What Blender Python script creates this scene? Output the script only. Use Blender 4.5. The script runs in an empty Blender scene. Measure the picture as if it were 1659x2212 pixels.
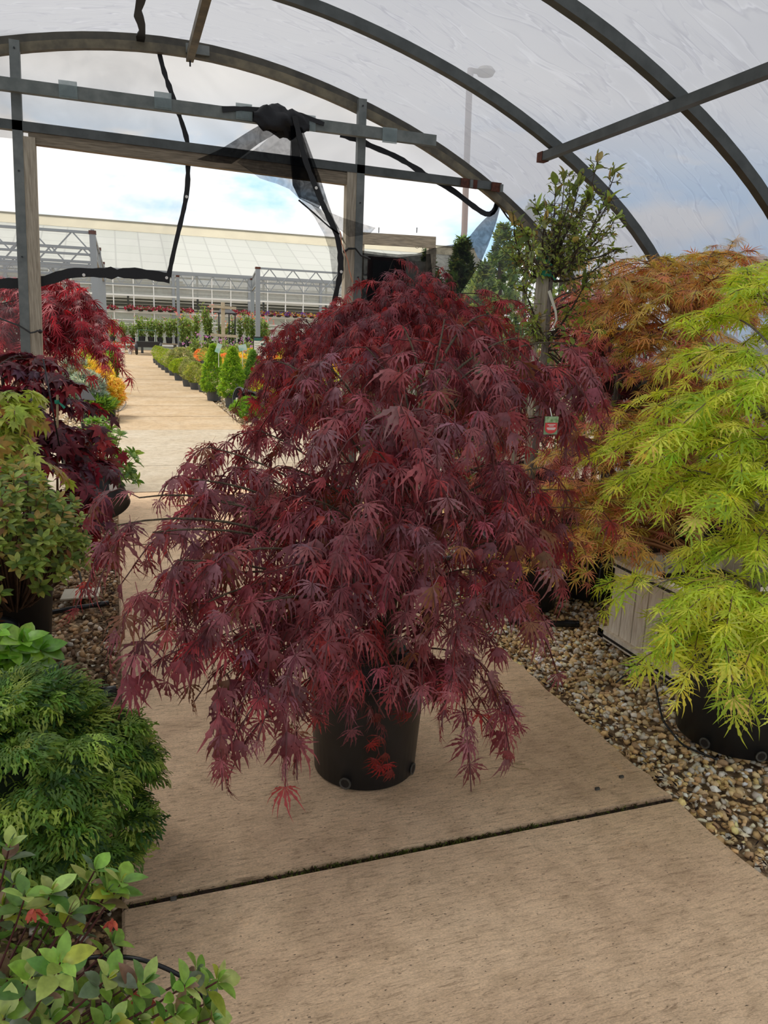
import bpy, math
import numpy as np
from mathutils import Matrix, Vector

# ------------------------------------------------------------ camera, world, sun, exposure
C = bpy.context.scene.collection
F, CX, CY, H = 1640.0, 829.5, 1106.0, 1.5
VP, ROLL = (256.0, 692.0), 0.038
_fw = np.array([VP[0]-CX, VP[1]-CY, F]); _fw /= np.linalg.norm(_fw)
_up = np.cross(np.array([1, ROLL, 0.0]), _fw)
if _up[1] > 0: _up = -_up
_up /= np.linalg.norm(_up)
_rt = np.cross(_fw, _up)
if _rt[0] < 0: _rt = -_rt
RM = np.array([_rt, _fw, _up])
cam_d = bpy.data.cameras.new('camera'); cam = bpy.data.objects.new('camera', cam_d); C.objects.link(cam)
cam_d.sensor_fit = 'VERTICAL'; cam_d.sensor_height = 24.0; cam_d.lens = F/2212*24.0
cam_d.clip_start = 0.05; cam_d.clip_end = 500
m = Matrix.Identity(4)
for i in range(3):
    m[i][0] = RM[i][0]; m[i][1] = -RM[i][1]; m[i][2] = -RM[i][2]
m[2][3] = H
cam.matrix_world = m
bpy.context.scene.camera = cam
vs = bpy.context.scene.view_settings
vs.view_transform = 'Standard'; vs.look = 'None'; vs.gamma = 1.0; vs.use_curve_mapping = False
vs.exposure = 0.80
bpy.context.scene.cycles.transparent_max_bounces = 40
bpy.context.scene.cycles.max_bounces = 8

def at(x, y, Y):            # a point of the place at distance Y down the path, seen at photo pixel x, y
    d = RM @ np.array([x-CX, y-CY, F]); return np.array([0, 0, H]) + d*(Y/d[1])
def gp(x, y, z=0.0):
    d = RM @ np.array([x-CX, y-CY, F]); return np.array([0, 0, H]) + d*((z-H)/d[2])
def ppm(Y): return F/Y*1.0   # rough pixels per metre

w = bpy.data.worlds.new('sky'); bpy.context.scene.world = w; w.use_nodes = True
nt = w.node_tree; N = nt.nodes; L = nt.links; N.clear()
def nd(t, **k):
    n = N.new(t)
    for a, v in k.items(): setattr(n, a, v)
    return n
out = nd('ShaderNodeOutputWorld'); bg = nd('ShaderNodeBackground'); tc = nd('ShaderNodeTexCoord')
mp = nd('ShaderNodeMapping'); mp.inputs['Scale'].default_value = (2.0, 2.0, 5.5); mp.inputs['Location'].default_value = (0.35, 0.2, 0.1)
n1 = nd('ShaderNodeTexNoise'); n1.inputs['Scale'].default_value = 1.6; n1.inputs['Detail'].default_value = 9; n1.inputs['Roughness'].default_value = 0.55; n1.inputs['Distortion'].default_value = 0.3
n2 = nd('ShaderNodeTexNoise'); n2.inputs['Scale'].default_value = 1.1; n2.inputs['Detail'].default_value = 6
mp2 = nd('ShaderNodeMapping'); mp2.inputs['Scale'].default_value = (1.5, 1.5, 4.0); mp2.inputs['Location'].default_value = (3.1, 1.7, 0.4)
cov = nd('ShaderNodeValToRGB'); cov.color_ramp.elements[0].position = 0.42; cov.color_ramp.elements[1].position = 0.54
cl = nd('ShaderNodeValToRGB'); cl.color_ramp.elements[0].position = 0.32; cl.color_ramp.elements[1].position = 0.62
cl.color_ramp.elements[0].color = (0.58, 0.60, 0.66, 1); cl.color_ramp.elements[1].color = (1.02, 0.98, 0.92, 1)
mx = nd('ShaderNodeMix', data_type='RGBA'); mx.inputs['A'].default_value = (0.42, 0.66, 0.92, 1)
L.new(tc.outputs['Generated'], mp.inputs[0]); L.new(mp.outputs[0], n1.inputs['Vector']); L.new(n1.outputs['Fac'], cov.inputs[0])
L.new(tc.outputs['Generated'], mp2.inputs[0]); L.new(mp2.outputs[0], n2.inputs['Vector']); L.new(n2.outputs['Fac'], cl.inputs[0])
sep = nd('ShaderNodeSeparateXYZ'); L.new(tc.outputs['Generated'], sep.inputs[0])
el = nd('ShaderNodeMapRange', interpolation_type='SMOOTHSTEP'); el.inputs['From Min'].default_value = 0.15; el.inputs['From Max'].default_value = 0.27; L.new(sep.outputs['Z'], el.inputs['Value'])
mxx = nd('ShaderNodeMath', operation='MAXIMUM'); L.new(cov.outputs[0], mxx.inputs[0]); L.new(el.outputs[0], mxx.inputs[1]); L.new(mxx.outputs[0], mx.inputs['Factor'])
hi = nd('ShaderNodeMapRange'); hi.inputs['From Min'].default_value = 0.25; hi.inputs['From Max'].default_value = 0.8; hi.inputs['To Min'].default_value = 1.0; hi.inputs['To Max'].default_value = 0.9; L.new(sep.outputs['Z'], hi.inputs['Value']); L.new(cl.outputs[0], mx.inputs['B']); L.new(mx.outputs['Result'], bg.inputs[0])
bg.inputs[1].default_value = 0.80; L.new(bg.outputs[0], out.inputs[0])

sun_d = bpy.data.lights.new('sun', 'SUN'); sun = bpy.data.objects.new('sun', sun_d); C.objects.link(sun)
sun_d.energy = 1.5; sun_d.angle = math.radians(22); sun_d.color = (1.0, 0.93, 0.82)
sun.rotation_euler = Vector((0.45, -0.25, -1.0)).to_track_quat('-Z', 'Y').to_euler()

# ------------------------------------------------------------ materials
def S(r, g, b):
    f = lambda c: ((c/255)/12.92 if c/255 <= 0.04045 else ((c/255+0.055)/1.055)**2.4)
    return (f(r), f(g), f(b), 1.0)
class MatB:
    def __init__(s, name):
        s.m = bpy.data.materials.new(name); s.m.use_nodes = True; s.t = s.m.node_tree
        s.t.nodes.clear(); s.o = s.t.nodes.new('ShaderNodeOutputMaterial')
    def n(s, t, **k):
        x = s.t.nodes.new(t)
        for a, v in k.items():
            if a.startswith('i_'): x.inputs[a[2:].replace('_', ' ')].default_value = v
            else: setattr(x, a, v)
        return x
    def l(s, a, b): s.t.links.new(a, b)
    def noise(s, scale, detail=4, rough=0.55, stretch=None, coord='Object', dist=0.0):
        tcn = s.n('ShaderNodeTexCoord'); nz = s.n('ShaderNodeTexNoise')
        nz.inputs['Scale'].default_value = scale; nz.inputs['Detail'].default_value = detail; nz.inputs['Roughness'].default_value = rough
        nz.inputs['Distortion'].default_value = dist
        if stretch:
            mp = s.n('ShaderNodeMapping'); mp.inputs['Scale'].default_value = stretch
            s.l(tcn.outputs[coord], mp.inputs[0]); s.l(mp.outputs[0], nz.inputs['Vector'])
        else: s.l(tcn.outputs[coord], nz.inputs['Vector'])
        return nz.outputs['Fac']
    def ramp(s, fac, stops):
        r = s.n('ShaderNodeValToRGB'); e = r.color_ramp.elements
        e[0].position, e[0].color = stops[0]; e[1].position, e[1].color = stops[-1]
        for p, c in stops[1:-1]:
            q = e.new(p); q.color = c
        s.l(fac, r.inputs[0]); return r.outputs[0]
    def mix(s, f, a, b, mode='MIX'):
        x = s.n('ShaderNodeMix', data_type='RGBA', blend_type=mode)
        for k, v in (('Factor', f), ('A', a), ('B', b)):
            if hasattr(v, 'is_output') or isinstance(v, bpy.types.NodeSocket): s.l(v, x.inputs[k])
            else: x.inputs[k].default_value = v
        return x.outputs['Result']
def mat(name, col, rough=0.6, metal=0.0, var=0.0, vscale=20, col2=None, bump=0.0, stretch=None, spec=0.5):
    b = MatB(name); p = b.n('ShaderNodeBsdfPrincipled'); p.inputs['Roughness'].default_value = rough; p.inputs['Metallic'].default_value = metal
    p.inputs['Specular IOR Level'].default_value = spec
    if var or col2:
        nz = b.noise(vscale, 5, stretch=stretch)
        c2 = col2 or tuple(c*(1-var) for c in col[:3])+(1,)
        b.l(b.ramp(nz, [(0.35, c2), (0.65, col)]), p.inputs['Base Color'])
        if bump:
            bp = b.n('ShaderNodeBump'); bp.inputs['Strength'].default_value = bump; bp.inputs['Distance'].default_value = 0.01
            b.l(nz, bp.inputs['Height']); b.l(bp.outputs[0], p.inputs['Normal'])
    else: p.inputs['Base Color'].default_value = col
    b.l(p.outputs[0], b.o.inputs[0]); return b.m
def leafmat(name, trans=0.4, rough=0.45, tint=(1, 1, 1, 1), spec=0.4):
    b = MatB(name); a = b.n('ShaderNodeVertexColor', layer_name='Col')
    p = b.n('ShaderNodeBsdfPrincipled'); p.inputs['Roughness'].default_value = rough; p.inputs['Specular IOR Level'].default_value = spec
    t = b.n('ShaderNodeBsdfTranslucent'); x = b.n('ShaderNodeMixShader'); x.inputs[0].default_value = trans
    nz = b.noise(60, 2)
    v = b.ramp(nz, [(0.3, (0.75, 0.75, 0.75, 1)), (0.7, (1.15, 1.15, 1.15, 1))])
    c = b.mix(1.0, a.outputs[0], v, 'MULTIPLY')
    b.l(c, p.inputs['Base Color']); tt = b.mix(1.0, c, tint, 'MULTIPLY'); b.l(tt, t.inputs[0])
    b.l(p.outputs[0], x.inputs[1]); b.l(t.outputs[0], x.inputs[2]); b.l(x.outputs[0], b.o.inputs[0]); return b.m
def sheer(name, col, alpha, rough_detail=None, weave=0, white=False):
    """thin woven or plastic sheet: part of it is open"""
    b = MatB(name); tr = b.n('ShaderNodeBsdfTransparent'); x = b.n('ShaderNodeMixShader')
    d = b.n('ShaderNodeBsdfDiffuse'); d.inputs[0].default_value = col
    t = b.n('ShaderNodeBsdfTranslucent'); t.inputs[0].default_value = col; dm = b.n('ShaderNodeMixShader'); dm.inputs[0].default_value = 0.5
    b.l(d.outputs[0], dm.inputs[1]); b.l(t.outputs[0], dm.inputs[2])
    nz = b.noise(rough_detail or 8, 4, dist=1.5)
    lo, hi = alpha
    b.l(b.ramp(nz, [(0.35, (lo,)*3+(1,)), (0.65, (hi,)*3+(1,))]), x.inputs[0])
    b.l(tr.outputs[0], x.inputs[1]); b.l(dm.outputs[0], x.inputs[2]); b.l(x.outputs[0], b.o.inputs[0]); return b.m

def film_mat():
    b = MatB('greenhouse_film'); tr = b.n('ShaderNodeBsdfTransparent')
    d = b.n('ShaderNodeBsdfDiffuse'); d.inputs[0].default_value = (0.50, 0.52, 0.56, 1)
    t = b.n('ShaderNodeBsdfTranslucent'); t.inputs[0].default_value = (0.62, 0.64, 0.69, 1); dm = b.n('ShaderNodeMixShader'); dm.inputs[0].default_value = 0.8
    b.l(d.outputs[0], dm.inputs[1]); b.l(t.outputs[0], dm.inputs[2]); x = b.n('ShaderNodeMixShader')
    # bending creases round the hoops: their shade and glint put into the film colour
    tcn = b.n('ShaderNodeTexCoord'); w1 = b.n('ShaderNodeTexNoise'); w1.inputs['Scale'].default_value = 0.9; w1.inputs['Detail'].default_value = 3; b.l(tcn.outputs['Object'], w1.inputs['Vector'])
    ad = b.n('ShaderNodeMixRGB'); ad.blend_type = 'ADD'; ad.inputs[0].default_value = 0.55; b.l(tcn.outputs['Object'], ad.inputs[1]); b.l(w1.outputs['Color'], ad.inputs[2])
    def band(scale, stretch, lo, hi, det=3):
        mp = b.n('ShaderNodeMapping'); mp.inputs['Scale'].default_value = stretch; b.l(ad.outputs[0], mp.inputs[0])
        nz = b.n('ShaderNodeTexNoise'); nz.inputs['Scale'].default_value = scale; nz.inputs['Detail'].default_value = det; nz.inputs['Roughness'].default_value = 0.5; b.l(mp.outputs[0], nz.inputs['Vector']); return nz.outputs['Fac']
    c1 = band(2.0, (0.35, 2.4, 0.35), 0, 0); c2 = band(5.0, (0.5, 1.8, 0.5), 0, 0, 2); soft = b.noise(0.7, 3)
    b.l(b.ramp(soft, [(0.35, (0.42,)*3+(1,)), (0.65, (0.56,)*3+(1,))]), x.inputs[0])
    k1 = b.ramp(c1, [(0.47, (1, 1, 1, 1)), (0.494, (0.86, 0.86, 0.88, 1)), (0.502, (1.1, 1.1, 1.1, 1)), (0.52, (1, 1, 1, 1))])
    k2 = b.ramp(c2, [(0.45, (1, 1, 1, 1)), (0.49, (0.92, 0.92, 0.94, 1)), (0.50, (1.05, 1.05, 1.05, 1)), (0.53, (1, 1, 1, 1))])
    kk = b.mix(1.0, k1, k2, 'MULTIPLY')
    b.l(b.mix(1.0, (0.385, 0.402, 0.438, 1), kk, 'MULTIPLY'), tr.inputs[0]); b.l(b.mix(1.0, (0.46, 0.478, 0.515, 1), kk, 'MULTIPLY'), t.inputs[0])
    b.l(tr.outputs[0], x.inputs[1]); b.l(dm.outputs[0], x.inputs[2]); b.l(x.outputs[0], b.o.inputs[0]); return b.m

def concrete_mat(name, a, bcol, dark, lightc):
    b = MatB(name); p = b.n('ShaderNodeBsdfPrincipled'); p.inputs['Roughness'].default_value = 0.85; p.inputs['Specular IOR Level'].default_value = 0.2
    big = b.noise(1.6, 5, 0.6); med = b.noise(9, 6, 0.65); brush = b.noise(55, 8, 0.85, stretch=(0.30, 1.9, 1.0), dist=0.8); grain = b.noise(260, 4, 0.7, stretch=(0.5, 1.1, 1))
    pit = b.noise(120, 3, 0.6, stretch=(0.5, 1.2, 1))
    c = b.ramp(big, [(0.30, bcol), (0.5, a), (0.72, lightc)])
    c = b.mix(1.0, c, b.ramp(med, [(0.32, (0.84, 0.83, 0.81, 1)), (0.55, (1.05, 1.05, 1.05, 1))]), 'MULTIPLY')
    c = b.mix(1.0, c, b.ramp(brush, [(0.38, (0.55, 0.53, 0.51, 1)), (0.48, (0.95, 0.95, 0.95, 1)), (0.68, (1.18, 1.16, 1.12, 1))]), 'MULTIPLY')
    c = b.mix(1.0, c, b.ramp(grain, [(0.33, (0.78, 0.77, 0.76, 1)), (0.5, (1, 1, 1, 1)), (0.68, (1.16, 1.16, 1.14, 1))]), 'MULTIPLY')
    stain = b.noise(3.4, 6, 0.7, dist=0.6); c = b.mix(1.0, c, b.ramp(stain, [(0.24, (0.62, 0.61, 0.60, 1)), (0.38, (1, 1, 1, 1)), (0.62, (1, 1, 1, 1)), (0.78, (1.12, 1.02, 0.88, 1))]), 'MULTIPLY')
    pm = b.ramp(pit, [(0.30, (1, 1, 1, 1)), (0.36, (0, 0, 0, 1))])
    c = b.mix(pm, c, dark)
    b.l(c, p.inputs['Base Color'])
    bp = b.n('ShaderNodeBump'); bp.inputs['Strength'].default_value = 0.5; bp.inputs['Distance'].default_value = 0.006; b.l(brush, bp.inputs['Height']); b.l(bp.outputs[0], p.inputs['Normal'])
    b.l(p.outputs[0], b.o.inputs[0]); return b.m

M = {}
M['concrete'] = concrete_mat('concrete', S(222, 192, 158), S(200, 170, 140), S(92, 80, 68), S(232, 204, 170))
M['concrete_far'] = concrete_mat('concrete_outside', S(186, 164, 134), S(178, 154, 120), S(140, 122, 100), S(194, 176, 150))
M['concrete_pad'] = concrete_mat('concrete_pad', S(184, 172, 152), S(178, 164, 142), S(134, 122, 106), S(192, 182, 164))
M['soil'] = mat('soil', S(62, 48, 38), 0.95, 0, 0, 60, S(30, 23, 18), 0.8)
M['soil_dark'] = mat('potting_soil', S(52, 40, 33), 0.95, 0, 0, 120, S(20, 16, 14), 1.0)
M['moss'] = mat('moss', S(72, 78, 30), 0.95, 0, 0, 60, S(40, 32, 24), 0.8)
M['steel'] = mat('galvanised_steel', S(118, 122, 118), 0.5, 0.3, 0, 14, S(98, 103, 100))
M['steel_rail'] = mat('painted_steel_rail', S(120, 125, 120), 0.5, 0.2, 0, 12, S(98, 104, 100))
M['hoop'] = mat('hoop_steel', S(84, 88, 86), 0.45, 0.25, 0, 10, S(68, 72, 70))
M['hoop_old'] = mat('end_hoop_steel', S(124, 114, 90), 0.6, 0.1, 0, 9, S(84, 78, 64))
M['hoop_dark'] = mat('dark_brown_steel', S(84, 80, 68), 0.6, 0.1, 0, 9, S(60, 57, 50))  # darker brown steel for the outer tube of the end hoop
M['rust'] = mat('rust', S(96, 52, 36), 0.8, 0.1, 0.5, 40)
M['wood'] = mat('weathered_wood', S(186, 176, 156), 0.85, 0, 0, 14, S(148, 138, 120), 0.5, (6, 6, 0.5))
M['wood_x'] = mat('weathered_beam', S(150, 138, 118), 0.85, 0, 0, 14, S(112, 102, 86), 0.5, (0.5, 6, 6))
M['wood_pale'] = mat('pale_timber', S(190, 176, 150), .85, 0, .2, 9)
M['planter'] = mat('planter_wood', S(250, 242, 224), 0.85, 0, 0, 16, S(222, 208, 186), 0.4, (5, 5, 0.7))
M['planter_old'] = mat('brown_planter_wood', S(120, 100, 84), 0.85, 0, 0, 16, S(84, 68, 56), 0.4, (0.7, 5, 5))
M['pot'] = mat('black_pot_plastic', S(33, 34, 36), 0.42, 0, 0, 7, S(24, 25, 27), spec=0.5)
M['pot_grey'] = mat('grey_pot_plastic', S(70, 74, 78), 0.5, 0, 0.2, 7)
M['scuff'] = mat('scuffed_plastic', S(84, 82, 76), 0.6, 0, 0.6, 60)
M['hole'] = mat('hole_dark', S(38, 30, 22), 0.9, 0, 0.5, 90)
M['black'] = mat('black_plastic', S(20, 20, 22), 0.4)
M['pipe'] = mat('black_poly_pipe', S(26, 28, 31), 0.28)
M['clip'] = sheer('clear_clip_plastic', S(176, 190, 190), (0.55, 0.7), 8)
M['white'] = mat('white_plastic', S(232, 230, 222), 0.4)
M['cream'] = mat('cream_plate', S(214, 206, 180), 0.5, 0, 0.08, 12)
M['green_tape'] = mat('green_tie_tape', S(10, 130, 100), 0.4)
M['ribbon'] = mat('white_ribbon', S(226, 222, 208), 0.5)
M['bamboo'] = mat('bamboo', S(156, 136, 96), 0.6, 0, 0.25, 30)
M['bark_dark'] = mat('dark_bark', S(78, 66, 54), 0.8, 0, 0, 40, S(46, 38, 34), 0.4, (4, 4, 1))
M['bark_green'] = mat('olive_bark', S(96, 84, 60), 0.75, 0, 0, 40, S(58, 50, 38), 0.4, (4, 4, 1))
M['bark_orange'] = mat('orange_bark', S(150, 98, 52), 0.7, 0, 0.3, 30)
M['bark_grey'] = mat('grey_bark', S(140, 130, 122), 0.75, 0, 0, 30, S(96, 86, 80), 0.3, (3, 3, 1))
M['twig_red'] = mat('red_twig', S(86, 40, 38), 0.6, 0, 0.2, 30)
M['twig_brown'] = mat('brown_twig', S(104, 78, 58), 0.7, 0, 0.3, 30)
M['leaf'] = leafmat('leaf', 0.42, tint=(1.4, 1.25, 0.9, 1))
M['leaf_red'] = leafmat('red_leaf', 0.36, 0.45, (1.5, 0.75, 0.65, 1), 0.45)
M['leaf_lime'] = leafmat('lime_leaf', 0.5, 0.5, (1.5, 1.4, 0.8, 1), 0.25)
M['leaf_gloss'] = leafmat('glossy_leaf', 0.25, 0.32, (1.2, 1.2, 0.7, 1), 0.5)
M['stone'] = leafmat('stone', 0.0, 0.8, spec=0.25)
M['film'] = film_mat()
M['net'] = sheer('black_shade_net', S(14, 16, 20), (0.72, 0.84), 14)
M['net_thin'] = sheer('thin_shade_net', S(26, 28, 34), (0.42, 0.58), 14)
M['net_fine'] = sheer('fine_insect_screen', S(120, 124, 130), (0.12, 0.2), 3)
M['net_solid'] = mat('folded_black_net', S(20, 22, 27), 0.7, 0, 0.4, 60)
M['hem'] = mat('black_hem_tape', S(16, 17, 19), 0.6, 0, 0.4, 90)
M['truss'] = mat('truss_steel', S(142, 148, 152), 0.5, 0.4)
M['frame_white'] = mat('white_glazing_bar', S(222, 224, 220), 0.5)
M['frame_dark'] = mat('dark_frame', S(60, 64, 66), 0.5)
M['net_dark'] = M['net']

# ------------------------------------------------------------ mesh helpers
UP = np.array([0, 0, 1.0])
def nrm(v): 
    v = np.asarray(v, float); n = np.linalg.norm(v, axis=-1, keepdims=True); return v/np.maximum(n, 1e-9)
class G:
    def __init__(s): s.v = []; s.f = []
    def add(s, V, Fs):
        o = len(s.v); s.v.extend([tuple(map(float, p)) for p in V]); s.f.extend([tuple(i+o for i in f) for f in Fs]); return s
    def box(s, a, b):
        (x0, y0, z0), (x1, y1, z1) = a, b
        V = [(x0,y0,z0),(x1,y0,z0),(x1,y1,z0),(x0,y1,z0),(x0,y0,z1),(x1,y0,z1),(x1,y1,z1),(x0,y1,z1)]
        return s.add(V, [(0,3,2,1),(4,5,6,7),(0,1,5,4),(1,2,6,5),(2,3,7,6),(3,0,4,7)])
    def tube(s, P, r, n=6, caps=True, flat=1.0):
        P = [np.asarray(p, float) for p in P]; k = len(P)
        r = [r]*k if np.isscalar(r) else list(r)
        T = [nrm(P[min(i+1, k-1)]-P[max(i-1, 0)]) for i in range(k)]
        ref = UP if abs(T[0][2]) < 0.9 else np.array([1.0, 0, 0])
        u = nrm(np.cross(T[0], ref)); V = []; Fs = []
        for i in range(k):
            u = nrm(u - T[i]*np.dot(u, T[i])); w2 = np.cross(T[i], u)
            for j in range(n):
                a = 2*math.pi*j/n + math.pi/n; V.append(P[i]+r[i]*(math.cos(a)*u+flat*math.sin(a)*w2))
        for i in range(k-1):
            for j in range(n): a = i*n+j; b2 = i*n+(j+1) % n; Fs.append((a, b2, b2+n, a+n))
        if caps: Fs.append(tuple(range(n-1, -1, -1))); Fs.append(tuple((k-1)*n+j for j in range(n)))
        return s.add(V, Fs)
    def bar(s, a, b, w2, h, up=UP):
        """rectangular bar from a to b: w2 wide sideways, h tall along up"""
        a = np.asarray(a, float); b = np.asarray(b, float); t = nrm(b-a)
        if abs(np.dot(t, up)) > 0.95: up = np.array([0, 1.0, 0])
        u = nrm(np.cross(t, up)); v = np.cross(u, t); V = []
        for p in (a, b):
            for su, sv in ((-1,-1),(1,-1),(1,1),(-1,1)): V.append(p+u*su*w2/2+v*sv*h/2)
        return s.add(V, [(3,2,1,0),(4,5,6,7),(0,1,5,4),(1,2,6,5),(2,3,7,6),(3,0,4,7)])
    def ribbon(s, P, w2, nrmv, thick=0.004):
        P = [np.asarray(p, float) for p in P]; k = len(P); w2 = [w2]*k if np.isscalar(w2) else w2; nv = nrm(np.asarray(nrmv, float)); V = []; Fs = []
        for i in range(k):
            t = nrm(P[min(i+1, k-1)]-P[max(i-1, 0)]); sd = nrm(np.cross(t, nv))*w2[i]/2
            V += [P[i]-sd-nv*thick/2, P[i]+sd-nv*thick/2, P[i]+sd+nv*thick/2, P[i]-sd+nv*thick/2]
        for i in range(k-1):
            for j in range(4): a = i*4+j; b2 = i*4+(j+1) % 4; Fs.append((a, b2, b2+4, a+4))
        Fs += [(3,2,1,0), tuple((k-1)*4+j for j in range(4))]
        return s.add(V, Fs)
    def lathe(s, prof, c=(0, 0, 0), n=28, M3=None):
        c = np.asarray(c, float); V = []; Fs = []
        for r, z in prof:
            for j in range(n):
                a = 2*math.pi*j/n; p = np.array([r*math.cos(a), r*math.sin(a), z]); 
                if M3 is not None: p = M3 @ p
                V.append(c+p)
        for i in range(len(prof)-1):
            for j in range(n): a = i*n+j; b2 = i*n+(j+1) % n; Fs.append((a, b2, b2+n, a+n))
        return s.add(V, Fs)
    def disk(s, c, r, M3=None, n=20, sy=1.0):
        V = [(r*math.cos(2*math.pi*j/n), r*sy*math.sin(2*math.pi*j/n), 0) for j in range(n)]
        V = [np.asarray(c)+(M3 @ np.array(p) if M3 is not None else np.array(p)) for p in V]
        return s.add(V, [tuple(range(n))])
    def arr(s): return np.array(s.v), s.f

def link(name, me, m_, parent=None):
    o = bpy.data.objects.new(name, me); C.objects.link(o); me.materials.append(m_)
    if parent is not None: o.parent = parent
    return o
def wloc(o):
    p = np.zeros(3)
    while o is not None: p += np.array(o.location); o = o.parent
    return p
def obj(name, g, m_, parent=None, smooth=False, loc=None):
    """g is a G in world coordinates; stored relative to its parent, or to loc"""
    V, Fs = g.arr(); off = wloc(parent) if parent is not None else (np.array(loc, float) if loc is not None else np.zeros(3))
    me = bpy.data.meshes.new(name); me.from_pydata([tuple(p) for p in V-off], [], Fs); me.update()
    if smooth: me.shade_smooth()
    o = link(name, me, m_, parent)
    if parent is None and loc is not None: o.location = loc
    return o
def fastmesh(name, V, T, col, m_, parent=None, smooth=False):
    V = np.asarray(V, np.float32); T = np.asarray(T, np.int32)
    if parent is not None: V = V-wloc(parent).astype(np.float32)
    me = bpy.data.meshes.new(name); me.vertices.add(len(V)); me.vertices.foreach_set('co', V.ravel())
    me.loops.add(T.size); me.loops.foreach_set('vertex_index', T.ravel())
    me.polygons.add(len(T)); me.polygons.foreach_set('loop_start', np.arange(0, T.size, 3, dtype=np.int32))
    me.polygons.foreach_set('loop_total', np.full(len(T), 3, dtype=np.int32))
    me.update(calc_edges=True)
    ca = me.color_attributes.new('Col', 'FLOAT_COLOR', 'POINT')
    cc = np.ones((len(V), 4), np.float32); cc[:, :3] = col; ca.data.foreach_set('color', cc.ravel())
    if smooth: me.shade_smooth()
    return link(name, me, m_, parent)
def tag(o, label=None, cat=None, group=None, kind=None):
    if label: o['label'] = label
    if cat: o['category'] = cat
    if group: o['group'] = group
    if kind: o['kind'] = kind
    return o
def thing(name, label, cat, loc=(0, 0, 0), group=None):
    o = bpy.data.objects.new(name, None); o.empty_display_size = 0.1; C.objects.link(o); o.location = tuple(float(c) for c in loc)
    return tag(o, label, cat, group)
def copy_tree(o, loc, label=None, rz=0.0, sc=None):
    def rec(s, par):
        c = s.copy(); C.objects.link(c)
        if par is not None: c.parent = par
        for ch in list(s.children): rec(ch, c)
        return c
    c = rec(o, None); c.location = tuple(float(q) for q in loc); c.rotation_euler = (0, 0, rz)
    if sc is not None: c.scale = sc if hasattr(sc, '__len__') else (sc, sc, sc)
    if label: c['label'] = label
    return c

# ------------------------------------------------------------ leaf templates (x = along the leaf, z = its face)
def lobe(ang, Ln, wid, teeth, droop, seg=6, base=0.0, bend=0.0):
    """one finger of a maple leaf: narrow foot, toothed middle, long drawn out tip"""
    if teeth: ts = [0, .14, .27, .38, .50, .61, .75, 1.0]; ws = [.2, .38, 1.35, .62, 1.25, .5, .42, 0]
    elif seg >= 5: ts = [0, .15, .35, .55, .75, .88, 1.0]; ws = [.2, .6, 1.0, .95, .5, .22, 0]
    else: ts = [0, .25, .6, 1.0]; ws = [.2, .9, .7, 0]
    V = []; sg = len(ts)-1
    for i, (t, w_) in enumerate(zip(ts, ws)):
        r = base+t*Ln; a = ang+bend*t*t; ca, sa = math.cos(a), math.sin(a); wv = wid*Ln*w_; r2 = r+(Ln*0.07 if teeth and w_ > 1 else 0)
        z = -droop*r*r
        if i == sg: V.append((r*ca, r*sa, z)); break
        V.append((r2*ca-wv*sa, r2*sa+wv*ca, z+.15*wv)); V.append((r2*ca+wv*sa, r2*sa-wv*ca, z+.15*wv))
    T = []
    for i in range(sg-1): a = 2*i; T += [(a, a+1, a+3), (a, a+3, a+2)]
    a = 2*(sg-1); T.append((a, a+1, a+2)); return V, T
def join(parts):
    V = []; T = []
    for v, t in parts: o = len(V); V += v; T += [tuple(i+o for i in q) for q in t]
    return np.array(V, float), np.array(T, int)
def t_lace(rs, n=9, wid=0.046, droop=0.5, teeth=True, seg=6, spread=185):
    P = []
    for k in range(n):
        a = (k-(n-1)/2)*(math.radians(spread)/(n-1)); Ln = (1.0-0.45*abs(a/1.8)**1.3)*rs.uniform(0.85, 1.08)
        P.append(lobe(a*rs.uniform(0.85, 1.0), Ln, wid, teeth, droop*rs.uniform(0.5, 1.4), seg, 0.0, rs.uniform(-.25, .25)-.15*a))
    P.append(([(0, 0.012, 0), (-0.35, 0.008, 0.04), (-0.35, -0.008, 0.04), (0, -0.012, 0)], [(0, 1, 2), (0, 2, 3)]))
    return join(P)
def t_palm(rs, n=7, wid=0.16, droop=0.25):
    P = []
    for k in range(n):
        a = (k-(n-1)/2)*(math.radians(230)/(n-1)); Ln = (1.0-0.5*abs(a/2.0)**1.4)*rs.uniform(0.92, 1.05)
        P.append(lobe(a, Ln, wid*(1.1-0.2*abs(a)/2), False, droop, 5, 0.0))
    P.append(([(0, 0.015, 0), (-0.45, 0.01, 0.0), (-0.45, -0.01, 0.0), (0, -0.015, 0)], [(0, 1, 2), (0, 2, 3)]))
    return join(P)
def t_oval(rs, asp=0.42, fold=0.25, droop=0.25, seg=5):
    V = []; T = []
    for i in range(seg+1):
        t = i/seg; wv = asp*0.5*math.sin(math.pi*min(1, (t**0.85)))**0.75 if 0 < i < seg else 0.0
        z = -droop*t*t
        V += [(t, wv, z+fold*wv), (t, 0, z), (t, -wv, z+fold*wv)]
    for i in range(seg):
        a = 3*i; T += [(a, a+1, a+4), (a, a+4, a+3), (a+1, a+2, a+5), (a+1, a+5, a+4)]
    return np.array(V, float), np.array(T, int)
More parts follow.
